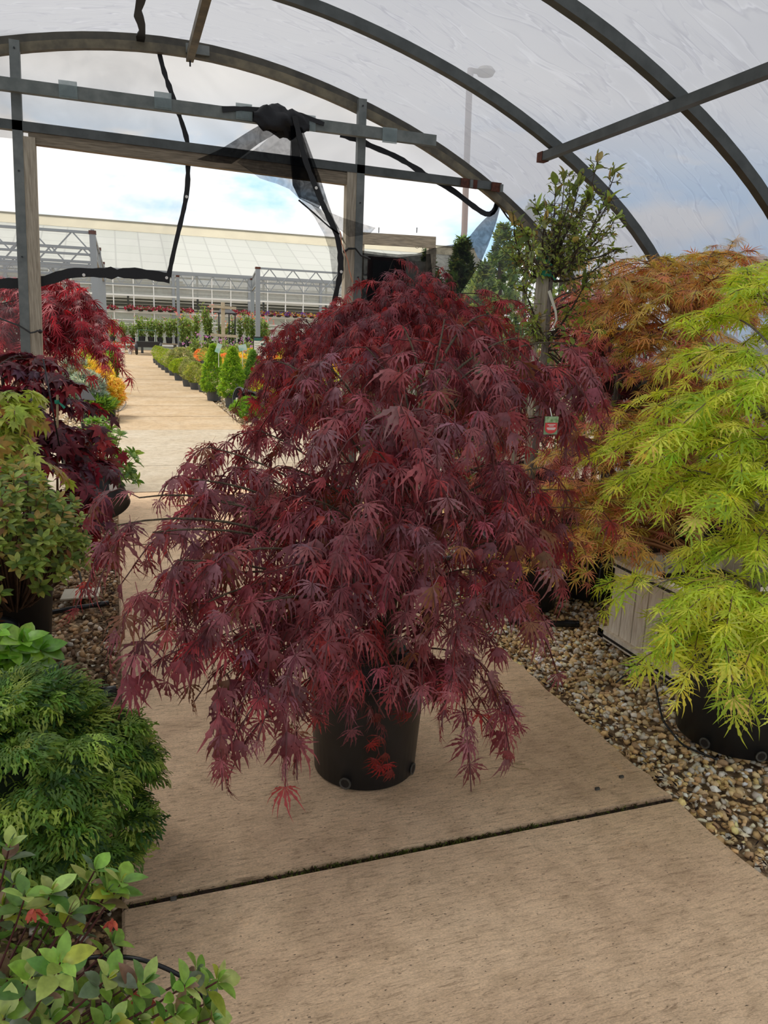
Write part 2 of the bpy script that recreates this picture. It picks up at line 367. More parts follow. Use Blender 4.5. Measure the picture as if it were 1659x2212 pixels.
def t_fan(rs):
    """cypress spray: a curled fan of ribbon branchlets"""
    P = []
    for k in range(9):
        a = math.radians(-95+190*k/8)*rs.uniform(0.92, 1.05); Ln = (1.0-0.35*abs(a/1.6))*rs.uniform(0.85, 1.1); cur = -0.6*np.sign(a)*rs.uniform(0.4, 1.0)
        V = []; seg = 8
        for i in range(seg+1):
            t = i/seg; ang = a+cur*t*t; x = 0.15+Ln*t; hw = 0.036*(1.1-t*0.2)*(2.2 if i % 2 else 0.5)
            px, py = x*math.cos(ang), x*math.sin(ang); z = 0.30*math.sin(t*2.6)-0.35*t*t
            V += [(px-hw*math.sin(ang), py+hw*math.cos(ang), z), (px+hw*math.sin(ang), py-hw*math.cos(ang), z)]
        T = []
        for i in range(seg): q = 2*i; T += [(q, q+1, q+3), (q, q+3, q+2)]
        P.append((V, T))
    return join(P)
def t_tuft(rs, n=7):
    P = []
    for k in range(n):
        d = nrm(rs.normal(size=3)+np.array([1.6, 0, 0.3])); sd = nrm(np.cross(d, rs.normal(size=3)))*0.09
        P.append(([tuple(-sd*0.6), tuple(sd*0.6), tuple(d*0.6+sd), tuple(d*rs.uniform(0.8, 1.1)), tuple(d*0.6-sd)], [(0, 1, 2), (0, 2, 4), (4, 2, 3)]))
    return join(P)
_rs = np.random.RandomState(5)
T_LACE = [t_lace(_rs, 9, spread=200) for _ in range(3)]+[t_lace(_rs, 7, spread=160) for _ in range(2)]+[t_lace(_rs, 5, 0.075, spread=90)]
T_LACEW = [t_lace(_rs, 7, 0.048, 0.2, True, 6, 200) for _ in range(4)]
T_FINE = [t_lace(_rs, 7, 0.05, 0.3, False, 3, 200) for _ in range(3)]
T_PALM = [t_palm(_rs, 7, 0.17), t_palm(_rs, 5, 0.17), t_palm(_rs, 7, 0.15, 0.4)]
T_OVAL = [t_oval(_rs), t_oval(_rs, 0.36, 0.35, 0.4), t_oval(_rs, 0.5, 0.2, 0.1)]
T_ROUND = [t_oval(_rs, 0.62, 0.22, 0.3), t_oval(_rs, 0.68, 0.3, 0.15)]
T_NARROW = [t_oval(_rs, 0.24, 0.3, 0.3), t_oval(_rs, 0.2, 0.3, 0.1)]
T_FAN = [t_fan(_rs) for _ in range(4)]
T_TUFT = [t_tuft(_rs) for _ in range(4)]

def scatter(tmpl, P, D, Nn, Sz, Cl, rs):
    P = np.asarray(P, float); D = nrm(D); Sz = np.asarray(Sz, float); Cl = np.asarray(Cl, float)
    Nn = np.asarray(Nn, float); Nn = nrm(Nn-D*np.sum(Nn*D, 1, keepdims=True)); Bt = np.cross(Nn, D)
    which = rs.randint(0, len(tmpl), len(P)); VV = []; TT = []; CC = []; o = 0
    for k, (tv, tt) in enumerate(tmpl):
        ix = np.where(which == k)[0]
        if not len(ix): continue
        v = P[ix][:, None, :]+Sz[ix][:, None, None]*(tv[None, :, 0, None]*D[ix][:, None, :]+tv[None, :, 1, None]*Bt[ix][:, None, :]+tv[None, :, 2, None]*Nn[ix][:, None, :])
        t = tt[None]+(np.arange(len(ix))*len(tv))[:, None, None]+o
        VV.append(v.reshape(-1, 3)); TT.append(t.reshape(-1, 3)); CC.append(np.repeat(Cl[ix], len(tv), 0)); o += len(ix)*len(tv)
    return np.concatenate(VV), np.concatenate(TT), np.concatenate(CC)
def pal(rs, n, cols, wts=None, jit=0.12, hue=0.06):
    cs = np.array([c[:3] for c in cols]); ix = rs.choice(len(cs), n, p=None if wts is None else np.array(wts)/sum(wts))
    c = cs[ix]*(1+jit*rs.normal(size=(n, 1)))*(1+hue*rs.normal(size=(n, 3))); return np.clip(c, 0.003, 1)
def leaves(name, parent, tmpl, P, D, Nn, Sz, cols, m_, rs, wts=None, jit=0.12):
    n = len(P); V, T, c = scatter(tmpl, P, D, Nn, Sz, pal(rs, n, cols, wts, jit), rs)
    return fastmesh(name, V, T, c, m_, parent)
def bez(a, b, c, n=10):
    t = np.linspace(0, 1, n)[:, None]; a, b, c = (np.asarray(q, float) for q in (a, b, c)); return (1-t)**2*a+2*t*(1-t)*b+t*t*c

# ------------------------------------------------------------ the ground
def struct(name, g, m_, smooth=False): return tag(obj(name, g, m_, smooth=smooth), kind='structure')
g = G(); g.add([(-45, -6, -0.05), (70, -6, -0.05), (70, 110, -0.05), (-45, 110, -0.05)], [(0, 1, 2, 3)])
struct('floor', g, None or mat('gravel_bed', S(176, 152, 120), 0.95, 0, 0, 55, S(110, 90, 68), 0.8))
def slab(x0, x1, y0, y1, m_, z=0.0, b=0.008, rag=0.0, seed=0):
    """a concrete slab with softened, slightly ragged long edges"""
    rs = np.random.RandomState(seed); n = max(2, int((y1-y0)/0.06)) if rag else 1; ys = np.linspace(y0, y1, n+1)
    V = []; Fs = []
    jl = np.cumsum(rs.normal(size=n+1))*rag*0.12; jl -= np.linspace(jl[0], jl[-1], n+1); jr = np.cumsum(rs.normal(size=n+1))*rag*0.3; jr -= np.linspace(jr[0], jr[-1], n+1)
    for i, y in enumerate(ys):
        a, c = x0+jl[i], x1+jr[i]+rs.normal()*rag*0.2
        V += [(a, y, z-0.12), (a, y, z-b), (a+b, y, z), (c-b, y, z), (c, y, z-b), (c+0.005, y, z-0.12)]
    for i in range(n):
        for j in range(5): q = i*6+j; Fs.append((q, q+1, q+7, q+6))
    Fs += [tuple(range(5, -1, -1)), tuple(n*6+j for j in range(6))]
    g = G(); g.add(V, Fs); return g
ys = [-1.8, 0.09, 1.82, 3.565, 5.30, 7.04, 8.38]
for i in range(5):
    struct('path_slab', slab(-0.055, 1.72, ys[i]+0.017, ys[i+1]-0.017, M['concrete'], rag=0.02, seed=i), M['concrete'])
struct('path_slab', slab(-9, 12, 7.05, 8.375, M['concrete_pad']), M['concrete_pad'])
struct('path_slab', slab(-9, 12, 8.39, 11.25, M['concrete_pad']), M['concrete_pad'])
yy = 11.26
while yy < 36.5:
    struct('path_slab', slab(-0.055, 1.73, yy, yy+1.66, M['concrete_far'], b=0.015), M['concrete_far']); yy += 1.70
struct('path_slab', slab(-14, 20, yy, 60, M['concrete_far']), M['concrete_far'])
# soil and moss in the open joints
rs = np.random.RandomState(3)
g = G()
for y in (1.82, 3.565, 5.30): g.box((-0.05, y-0.024, -0.06), (1.715, y+0.024, -0.016))
struct('trim_joint_soil', g, M['soil'])
P = []; 
for y, dn in ((1.82, 900), (3.565, 120)):
    x = rs.uniform(-0.04, 1.7, dn); x = np.where(rs.rand(dn) < 0.65, rs.normal(0.80, 0.28, dn), x); x = np.clip(x, -0.04, 1.7)
    P.append(np.c_[x, y+rs.normal(size=dn)*0.007, np.full(dn, -0.012)])
P = np.concatenate(P); n = len(P); D = rs.normal(size=(n, 3)); D[:, 2] = abs(D[:, 2])
V, T, c = scatter(T_TUFT, P, D, rs.normal(size=(n, 3)), rs.uniform(0.006, 0.013, n), pal(rs, n, [S(96, 110, 40), S(70, 72, 30), S(64, 48, 34), S(120, 110, 70)], [3, 2, 4, 1]), rs)
tag(fastmesh('moss', V, T, c, M['stone']), 'green moss and dirt filling the nearest path joint', 'moss', kind='stuff')

# gravel: single stones
def stones(name, label, regions, cols, wts, seed, zb=-0.035):
    rs = np.random.RandomState(seed); import bmesh
    bm = bmesh.new(); bmesh.ops.create_icosphere(bm, subdivisions=1, radius=1.0); base = np.array([v.co[:] for v in bm.verts]); tt = np.array([[v.index for v in f.verts] for f in bm.faces]); bm.free()
    tm = []
    for k in range(8):
        v = base*rs.uniform(0.45, 1.25, (len(base), 1)); v = v*np.array([1.0, rs.uniform(0.6, 0.9), rs.uniform(0.4, 0.65)]); tm.append((v, tt))
    PP = []; SS = []
    for (x0, x1, y0, y1, dens, s0, s1) in regions:
        n = int((x1-x0)*(y1-y0)*dens); PP.append(np.c_[rs.uniform(x0, x1, n), rs.uniform(y0, y1, n), zb+rs.uniform(-0.006, 0.018, n)]); SS.append(rs.uniform(s0, s1, n)*rs.choice([0.7, 1.0, 1.0, 1.35], n))
    P = np.concatenate(PP); Sz = np.concatenate(SS); n = len(P)
    D = rs.normal(size=(n, 3))*np.array([1, 1, 0.35]); Nn = rs.normal(size=(n, 3))*0.45+UP
    V, T, c = scatter(tm, P, D, Nn, Sz, pal(rs, n, cols, wts, 0.18, 0.018), rs)
    return tag(fastmesh(name, V, T, c, M['stone']), label, 'gravel', kind='stuff')
tan = [S(236, 206, 156), S(244, 230, 200), S(218, 182, 130), S(247, 242, 230), S(190, 158, 120), S(238, 206, 140), S(222, 214, 198)]
stones('gravel', 'tan and cream crushed stone gravel right of the path', [(1.73, 2.9, 1.2, 3.4, 2900, 0.011, 0.019), (1.73, 3.3, 3.4, 6.6, 1500, 0.013, 0.022), (2.9, 3.8, 1.8, 3.4, 1100, 0.014, 0.02)], tan, [4, 3, 3, 2, 2, 2, 2], 11)
stones('gravel', 'brown crushed stone and bark left of the path', [(-0.85, -0.075, 1.1, 3.0, 2600, 0.011, 0.018), (-1.1, -0.075, 3.0, 6.6, 1600, 0.012, 0.021)], [S(198, 168, 130), S(166, 136, 104), S(216, 194, 162), S(130, 104, 80), S(224, 214, 196), S(186, 150, 108)], [4, 3, 2, 3, 1, 3], 12)
stones('gravel', 'pale gravel along the outdoor part of the path', [(1.75, 2.6, 11.25, 22, 420, 0.018, 0.035), (-0.9, -0.08, 11.25, 22, 420, 0.018, 0.035), (1.75, 2.3, 22, 36, 120, 0.03, 0.05), (-0.5, -0.08, 22, 36, 120, 0.03, 0.05)], [S(210, 190, 156), S(190, 168, 134), S(222, 212, 192), S(160, 140, 116)], [3, 3, 2, 2], 13)
# bark crumbs at the left slab edge
n = 1500; P = np.c_[-0.085-abs(rs.normal(size=n))*0.05, rs.uniform(1.2, 6, n), rs.uniform(-0.03, -0.008, n)]; D = rs.normal(size=(n, 3))*np.array([1, 1, .3])
V, T, c = scatter(T_NARROW, P, D, rs.normal(size=(n, 3)), rs.uniform(0.01, 0.035, n), pal(rs, n, [S(58, 40, 30), S(36, 26, 22), S(96, 70, 50), S(150, 128, 100)], [3, 3, 2, 1]), rs)
tag(fastmesh('bark_mulch', V, T, c, M['stone']), 'dark bark crumbs and dry leaf bits along the left path edge', 'mulch', kind='stuff')
n = 700; P = np.c_[1.74+abs(rs.normal(size=n))*0.05, rs.uniform(1.2, 4, n), rs.uniform(-0.02, -0.004, n)]; D = rs.normal(size=(n, 3))*np.array([1, 1, .3])
V, T, c = scatter(T_NARROW, P, D, rs.normal(size=(n, 3)), rs.uniform(0.01, 0.03, n), pal(rs, n, [S(58, 40, 30), S(36, 26, 22), S(96, 70, 50)], [3, 3, 2]), rs)
tag(fastmesh('bark_mulch', V, T, c, M['stone']), 'dark debris along the right edge of the path', 'mulch', kind='stuff')

# ------------------------------------------------------------ the tunnel
HC = 0.45
PROF = [(0, 3.40), (.3, 3.39), (.56, 3.36), (.94, 3.29), (1.38, 3.17), (1.75, 3.05), (1.99, 2.95), (2.24, 2.83), (2.61, 2.63), (2.91, 2.43), (3.11, 2.27), (3.32, 2.06), (3.55, 1.76), (3.75, 1.4), (3.88, 1.0), (3.95, .5), (3.97, -0.05)]
def zprof(u):
    return np.interp(abs(u), [p[0] for p in PROF], [p[1] for p in PROF])
def hoop_pts(off=0.0, step=1):
    L_ = [(-u, z) for u, z in PROF[::-1]][:-1]+PROF
    P2 = np.array(L_, float); 
    # smooth resample
    d = np.r_[0, np.cumsum(np.linalg.norm(np.diff(P2, axis=0), axis=1))]; s = np.linspace(0, d[-1], 70)
    x = np.interp(s, d, P2[:, 0]); z = np.interp(s, d, P2[:, 1])
    for _ in range(6): x[1:-1] = (x[:-2]+2*x[1:-1]+x[2:])/4; z[1:-1] = (z[:-2]+2*z[1:-1]+z[2:])/4
    t = np.c_[np.gradient(x), np.gradient(z)]; t /= np.linalg.norm(t, axis=1)[:, None]
    return np.c_[HC+x-t[:, 1]*off, z+t[:, 0]*off]
def arch(name, Y, wy, hz, m_, off, label=None, parent=None):
    p = hoop_pts(off); q = hoop_pts(off+hz); V = []; Fs = []
    for a, b in zip(p, q): V += [(a[0], Y-wy/2, a[1]), (a[0], Y+wy/2, a[1]), (b[0], Y+wy/2, b[1]), (b[0], Y-wy/2, b[1])]
    for i in range(len(p)-1):
        for j in range(4): c = i*4+j; d = i*4+(j+1) % 4; Fs.append((c, c+4, d+4, d))
    Fs += [(0, 1, 2, 3), tuple((len(p)-1)*4+j for j in (3, 2, 1, 0))]
    g = G(); g.add(V, Fs); return obj(name, g, m_, parent, loc=None if parent else (HC, Y, 0))
labs = {2.44: 'dark steel tunnel hoop overhead, nearest the viewer', 3.66: 'dark steel tunnel hoop crossing the upper right corner', 4.88: 'dark steel tunnel hoop next inside the end wall hoop'}
for Y in (2.44, 3.66, 4.88):
    tag(arch('steel_hoop', Y, 0.055, 0.062, M['hoop'], -0.035), labs[Y], 'hoop', 'steel hoops of the tunnel')
root = thing('end_wall_hoop', 'thick double hoop of the end wall above the doorway', 'hoop', (HC, 6.12, 0))
arch('inner_strip', 6.07, 0.05, 0.055, M['hoop_old'], -0.075, parent=root)
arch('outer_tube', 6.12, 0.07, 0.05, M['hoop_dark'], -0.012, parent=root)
g = G(); p = at(430, 108, 6.03); g.box(p-[0.09, 0.012, 0.03], p+[0.07, 0.012, 0.03]); obj('joint_plate', g, M['steel'], root)
# purlins
def bar_thing(name, a, b, w2, h, m_, label, cat, parts=()):
    r = thing(name, label, cat, (np.array(a)+np.array(b))/2); g = G(); g.bar(a, b, w2, h); obj('bar', g, m_, r); return r
r = bar_thing('purlin', (2.80, 5.02, 2.695), (2.80, 1.6, 2.695), 0.05, 0.055, M['hoop'], 'long steel purlin running overhead on the right', 'purlin')
g = G(); g.bar((2.80, 5.03, 2.695), (2.80, 4.96, 2.695), 0.056, 0.061); obj('rusty_end', g, M['rust'], r)
r = bar_thing('purlin', (0.55, 6.1, 3.315), (0.55, 1.6, 3.315), 0.05, 0.05, M['hoop_old'], 'short looking steel ridge purlin at the top of the photo', 'purlin')
g = G(); g.tube([(0.55, 6.07, 3.30), (0.55, 6.07, 3.255)], 0.006); obj('bolt', g, M['black'], r)
# film skin
def skin(y0, y1, ny):
    p = hoop_pts(0.055); V = []; Fs = []; rs = np.random.RandomState(8); n = len(p)
    for j in range(ny+1):
        y = y0+(y1-y0)*j/ny; sag = 0.020*math.sin(math.pi*((y % 1.22)/1.22))
        for i, a in enumerate(p):
            k = sag+0.004*math.sin(y*23+i*1.7)
            V.append((a[0]-k*(a[0]-HC)/4, y, a[1]-k))
    for j in range(ny):
        for i in range(n-1): q = j*n+i; Fs.append((q, q+1, q+n+1, q+n))
    g = G(); g.add(V, Fs); return g
tag(obj('ceiling', skin(-3.66, 6.16, 96), M['film'], smooth=True), kind='structure')
# end wall film: gable above the door header and both sides of the doorway
yE = 6.17; hp = hoop_pts(0.03)
XL, XR = -0.56, 1.80; ZH = 2.68
def fan(pts):
    g = G(); g.add(pts, [tuple(range(len(pts)))]); return g
g = G(); top = [(x, yE, z) for x, z in hp if z > ZH]
g.add(top+[(top[-1][0], yE, ZH), (top[0][0], yE, ZH)], [tuple(range(len(top)+2))])
tag(obj('wall_gable', g, None or sheer('gable_film', (0.50, 0.525, 0.58, 1), (0.5, 0.66), 0.9)), kind='structure'); g = G()
rt = [(x, yE, z) for x, z in hp if z <= ZH and x > HC]; g.add([(XR, yE, ZH)]+rt+[(XR, yE, -0.05)], [tuple(range(len(rt)+2))])
lt = [(x, yE, z) for x, z in hp if z <= ZH and x < HC]; g.add([(XL, yE, -0.05)]+lt+[(XL, yE, ZH)], [tuple(range(len(lt)+2))])
M['film_end'] = sheer('end_wall_film', (0.72, 0.74, 0.78, 1), (0.0, 0.08), 1.4)
tag(obj('wall_end', g, M['film_end']), kind='structure')

# door posts: steel tube with a timber jamb
def post(name, label, top, bot, sgn, Y, wsteel=0.062, wwood=0.075):
    a = np.array(top); b = np.array(bot); t = (a-b)/(a[2]-b[2]); b = b-t*(b[2]+0.02)
    r = thing(name, label, 'post', (b[0], Y, 0)); g = G()
    g.bar(b, a, wsteel, 0.055, up=np.array([0, 1.0, 0])); obj('steel_tube', g, M['steel'], r)
    zt = ZH-0.01; e = b+t*(zt-b[2]); o = np.array([sgn*(wsteel+wwood)/2, 0.02, 0]); g = G(); g.bar(b+o, e+o, wwood, 0.085, up=np.array([0, 1.0, 0])); obj('timber_jamb', g, M['wood'], r)
    for zz in (a[2]-0.05, 2.45, 1.9):
        g = G(); q = b+t*(zz-b[2])-[0, 0.03, 0]; g.tube([q, q-[0, 0.006, 0]], 0.006, 8); obj('bolt', g, M['black'], r)
    return r
YP = 6.02
lp = post('door_post', 'grey steel post with timber jamb left of the doorway', at(31, 88, YP), at(55, 720, YP), 1, YP)
rp = post('door_post', 'grey steel post with timber jamb right of the doorway', at(782, 215, YP), at(771, 600, YP), -1, YP)
r = thing('door_header', 'timber and steel header beam across the doorway top', 'beam', at(500, 330, YP))
g = G(); g.bar(at(62, 297, YP+.02), at(752, 388, YP+.02), 0.06, 0.085); obj('timber_beam', g, M['wood_x'], r)
g = G(); g.bar(at(-160, 247, YP), at(1080, 405, YP), 0.055, 0.06); obj('steel_rail', g, M['hoop'], r)
for a, b in (((996, 394), (1030, 399)), ((1062, 403), (1082, 406))): g = G(); g.bar(at(*a, YP-.035), at(*b, YP-.035), 0.02, 0.066); obj('rusty_bracket', g, M['rust'], r)
for a in ((1018, 397), (1083, 407)): g = G(); p = at(*a, YP-.05); g.box(p-[0.012, 0.01, 0.03], p+[0.012, 0.01, 0.03]); obj('bolt_plate', g, M['steel'], r)
YR = 5.90
r = thing('gable_rail', 'grey steel rail with clear clips across the gable', 'rail', at(470, 237, YR))
g = G(); g.bar(at(-200, 154, YR), at(940, 305, YR), 0.05, 0.078); obj('rail', g, M['steel_rail'], r)
for px, py in ((147, 193), (352, 217), (527, 241), (665, 265), (842, 292)):
    g = G(); p = at(px, py, YR-.035); g.box(p-[0.056, 0.006, 0.054], p+[0.056, 0.006, 0.050]); g.box(p+[-0.050, -0.010, -0.046], p+[0.050, -0.006, -0.034]); obj('clip', g, M['clip'], r)

# ------------------------------------------------------------ nets and hems
def sheet(pxs, Y, ripple=0.02, seed=0, sub=12, span=None):
    """cloth hung in the plane Y with ripples, outline given by its corners"""
    P = np.array([at(x, y, Y) for x, y in pxs]); rs = np.random.RandomState(seed)
    import bmesh
    bm = bmesh.new(); vs_ = [bm.verts.new(p) for p in P]; bm.faces.new(vs_)
    bmesh.ops.triangulate(bm, faces=bm.faces[:])
    for _ in range(4): bmesh.ops.subdivide_edges(bm, edges=[e for e in bm.edges if e.calc_length() > 0.07], cuts=1, use_grid_fill=False); bmesh.ops.triangulate(bm, faces=bm.faces[:])
    ph = rs.uniform(0, 6, 3)
    for v in bm.verts: v.co.y += ripple*(math.sin(v.co.x*14+ph[0]+v.co.z*3)+0.6*math.sin(v.co.x*27+v.co.z*9+ph[1]))
    g = G(); bm.verts.ensure_lookup_table(); bm.verts.index_update(); g.add([v.co[:] for v in bm.verts], [[v.index for v in f.verts] for f in bm.faces]); bm.free(); return g
def hem(pxs, Y, wpx, seed=0, smooth=3):
    P = np.array([at(x, y, Y) for x, y in pxs]); d = np.r_[0, np.cumsum(np.linalg.norm(np.diff(P, axis=0), axis=1))]; s = np.linspace(0, d[-1], max(8, int(d[-1]/0.04)))
    Q = np.c_[[np.interp(s, d, P[:, k]) for k in range(3)]].T
    for _ in range(smooth): Q[1:-1] = (Q[:-2]+2*Q[1:-1]+Q[2:])/4
    rs = np.random.RandomState(seed); wd = wpx/F*Y*(1+0.12*rs.normal(size=len(Q)))
    g = G(); g.ribbon(list(Q), list(wd), (0, -1, 0), 0.008); return g, Q
def grommets(pts, Y, par):
    R90 = np.array([[1, 0, 0], [0, 0, -1], [0, 1, 0.]])
    for x, y in pts: g = G(); g.lathe([(0.0, 0), (0.011, 0), (0.011, 0.004), (0, 0.004)], at(x, y, Y-.012), 10, R90); obj('grommet', g, M['white'], par)
YC = 6.11
r = thing('screen_curtain', 'fine screen curtain with black hem left in the doorway', 'curtain', at(200, 600, YC))
obj('screen', sheet([(-180, 60), (60, 66), (345, 104), (352, 150), (372, 205), (395, 270), (408, 310), (404, 350), (404, 430), (385, 500), (366, 598), (230, 592), (120, 600), (0, 612), (-180, 612)], YC, 0.006, 1), M['net_fine'], r)
g, _ = hem([(341, 100), (352, 150), (372, 205), (392, 262), (408, 312), (406, 345), (406, 400), (400, 440), (388, 490), (376, 540), (364, 598)], YC-.01, 9, 1); obj('side_hem', g, M['hem'], r)
g, _ = hem([(-180, 622), (0, 612), (60, 612), (110, 605), (135, 592), (160, 588), (240, 590), (300, 590), (367, 601)], YC-.015, 19, 2); obj('bottom_hem', g, M['hem'], r)
grommets([(181, 594), (360, 600), (403, 425)], YC-.02, r)
# the hem carries on overhead under the film
P = [(0.22, 6.05, 3.36)]
rs = np.random.RandomState(4)
for k in range(12): P.append((0.22-0.004*k+0.012*math.sin(k*1.3), 6.0-k*0.12, 3.375-0.004*abs(math.sin(k*1.1))))
g = G(); g.ribbon(P, [0.05*(1+0.25*math.sin(k*2.1)) for k in range(len(P))], (0, 0, -1), 0.01)
tag(obj('hanging_hem', g, M['hem'], loc=P[0]), 'crumpled black netting strip under the roof film, top left', 'netting strip')

YB = 5.84
r = thing('shade_net_bundle', 'black shade net bundled on the rail and hanging beside the doorway', 'net', at(610, 260, YB))
# bundle: knotted cloth, lumpy
rs = np.random.RandomState(6); g = G(); nu, nv = 18, 14; V = []; Fs = []
c0 = at(608, 262, YB); ax = nrm(at(660, 272, YB)-at(560, 254, YB)); 
for i in range(nu+1):
    t = i/nu; rr = 0.092*math.sin(math.pi*min(max(t, .04), .96))**0.5
    for j in range(nv):
        a = 2*math.pi*j/nv; k = rr*(1+0.24*math.sin(3*a+t*9)+0.16*math.sin(5*a-t*14)+.1*math.sin(9*a+t*30)); V.append(c0+ax*(t-0.5)*0.40+np.array([0, math.cos(a)*k*0.7, math.sin(a)*k]))
for i in range(nu):
    for j in range(nv): q = i*nv+j; q2 = i*nv+(j+1) % nv; Fs.append((q, q2, q2+nv, q+nv))
g.add(V, Fs); obj('knotted_bundle', g, M['net_solid'], r, smooth=True)
g, _ = hem([(480, 236), (520, 234), (570, 238), (620, 242), (660, 252), (700, 268)], YB+.02, 9, 3); obj('folded_edge', g, M['hem'], r)
obj('net_sheet', sheet([(565, 268), (600, 285), (560, 310), (520, 340), (500, 354), (440, 347), (425, 345), (480, 320), (520, 295)], YB-.02, 0.012, 1), M['net'], r)
obj('net_sheet', sheet([(600, 280), (640, 285), (648, 330), (650, 432), (625, 408), (598, 396), (560, 386), (530, 362), (512, 350), (560, 316)], YB-.03, 0.014, 2), M['net_thin'], r)
obj('net_sheet', sheet([(628, 270), (652, 276), (668, 320), (690, 380), (706, 430), (722, 475), (738, 505), (748, 530), (728, 505), (700, 448), (645, 426), (632, 400), (626, 340)], YB-.05, 0.012, 3), M['net'], r)
obj('net_sheet', sheet([(628, 270), (650, 276), (700, 430), (690, 450), (645, 428), (632, 400)], YB-.07, 0.012, 7), M['net'], r)
obj('net_sheet', sheet([(645, 426), (690, 448), (715, 480), (735, 520), (748, 560), (744, 600), (722, 636), (719, 600), (712, 540), (700, 505), (680, 470)], YB-.04, 0.010, 4), M['net_thin'], r)
obj('net_sheet', sheet([(672, 440), (700, 455), (740, 470), (812, 492), (800, 505), (755, 512), (735, 498), (700, 476)], YB-.01, 0.008, 5), M['net_thin'], r)
g, _ = hem([(636, 250), (648, 300), (656, 340), (670, 376), (684, 408), (700, 450), (716, 480), (731, 510), (733, 530), (736, 560), (738, 590), (728, 620), (722, 655)], YB-.07, 11, 4, 5); obj('net_hem', g, M['hem'], r)
g, _ = hem([(645, 432), (680, 462), (715, 494), (733, 506)], YB-.07, 3, 4, 1); obj('loose_cord', g, M['hem'], r)
grommets([(683, 406), (737, 587)], YB-.07, r)
g = G(); g.tube([at(x, y, YB-.1) for x, y in ((735, 500), (738, 525), (745, 545), (752, 565), (755, 585), (762, 610))], 0.004, 5); obj('orange_twine', g, mat('orange_twine', S(206, 140, 110), 0.8), r)
YS = 6.11
r = thing('shade_cloth', 'sheer black shade cloth slung outside, right of the doorway', 'shade cloth', at(900, 600, YS))
obj('cloth', sheet([(775, 540), (860, 550), (900, 548), (940, 535), (985, 527), (1005, 522), (1030, 492), (1050, 470), (1066, 455), (1072, 415), (1083, 415), (1082, 440), (1070, 480), (1055, 530), (1038, 570), (1015, 605), (980, 650), (880, 690), (775, 690)], YS, 0.012, 6), M['net'], r)
obj('cloth', sheet([(775, 545), (860, 556), (900, 552), (930, 548), (935, 600), (925, 690), (775, 690)], YS+.03, 0.012, 9), M['net'], r)
g, _ = hem([(735, 290), (765, 298), (800, 315), (850, 335), (880, 352), (930, 385), (980, 412), (1015, 440), (1050, 465), (1062, 466), (1070, 455), (1074, 440)], YS-.01, 11, 5, 2); obj('twisted_hem', g, M['hem'], r)
g = G(); g.tube([at(x, y, YS) for x, y in ((1078, 442), (1095, 468), (1115, 490), (1140, 508))], [0.01, 0.007, 0.008, 0.012], 6); obj('tie_rope', g, M['hem'], r)
g = G(); g.tube([at(x, y, YP-.06) for x, y in ((742, 545), (752, 537), (768, 537), (780, 552), (800, 560))], [0.012, 0.009, 0.007, 0.007, 0.006], 6)
tag(obj('tie_rope', g, M['hem'], loc=at(760, 540, YP)), 'black tie rope knotted round the right door post', 'rope')
g = G(); g.tube([at(x, y, YP-.08) for x, y in ((-30, 680), (0, 688), (40, 703), (66, 719), (76, 717), (82, 714))], 0.006, 6)
p = at(87, 716, YP-.08); g.lathe([(0, -.016), (.012, -.01), (.016, 0), (.012, .01), (0, .016)], p, 10)
tag(obj('bungee_cord', g, M['black'], loc=at(66, 719, YP)), 'black ball bungee cord tied across the left door post', 'cord')

# ------------------------------------------------------------ pots, trees and shrubs
def pot(root, c, rt, h, m_=None, tilt=None, soil=True, holes=(), n=36, rb=None):
    rb = rb or rt*0.84; c = np.array(c, float)
    prof = [(0.0, 0.012), (rb*0.9, 0.012), (rb*0.93, 0.0), (rb, 0.006), (rb+(rt-rb)*0.9*0.88, h*0.88), (rt*0.975, h*0.885), (rt*1.0, h*0.90), (rt*0.995, h*0.985), (rt*1.03, h*0.99), (rt*1.03, h*1.0), (rt*0.975, h*1.0), (rt*0.95, h*0.9), (rb*0.9, 0.03), (0, 0.03)]
    g = G(); g.lathe(prof, c, n, tilt); obj('nursery_pot', g, m_ or M['pot'], root, smooth=False).data.shade_smooth() if n > 20 else obj('nursery_pot', g, m_ or M['pot'], root)
    if soil:
        g = G(); rs = np.random.RandomState(int(abs(c[0]*1000)) % 999)
        rr = rb+(rt-rb)*0.85; g.lathe([(rr*0.97, h*0.80), (rr*0.7, h*0.845), (rr*0.35, h*0.84), (0.001, h*0.855)], c, n, tilt); obj('soil', g, M['soil_dark'], root)
    for a in holes:
        d = np.array([math.cos(a), math.sin(a), 0.0]); u = np.array([-d[1], d[0], 0.0]); q = c+d*(rb+0.004)+UP*0.028; M3 = np.array([u, UP, d]).T
        g = G(); g.lathe([(0.021, 0), (0.021, 0.004), (0.015, 0.004), (0.014, 0)], q, 16, M3); o = obj('drain_hole', g, M['scuff'], root)
        g = G(); g.disk(q+d*0.003, 0.0155, M3, 14); obj('opening', g, M['hole'], o)

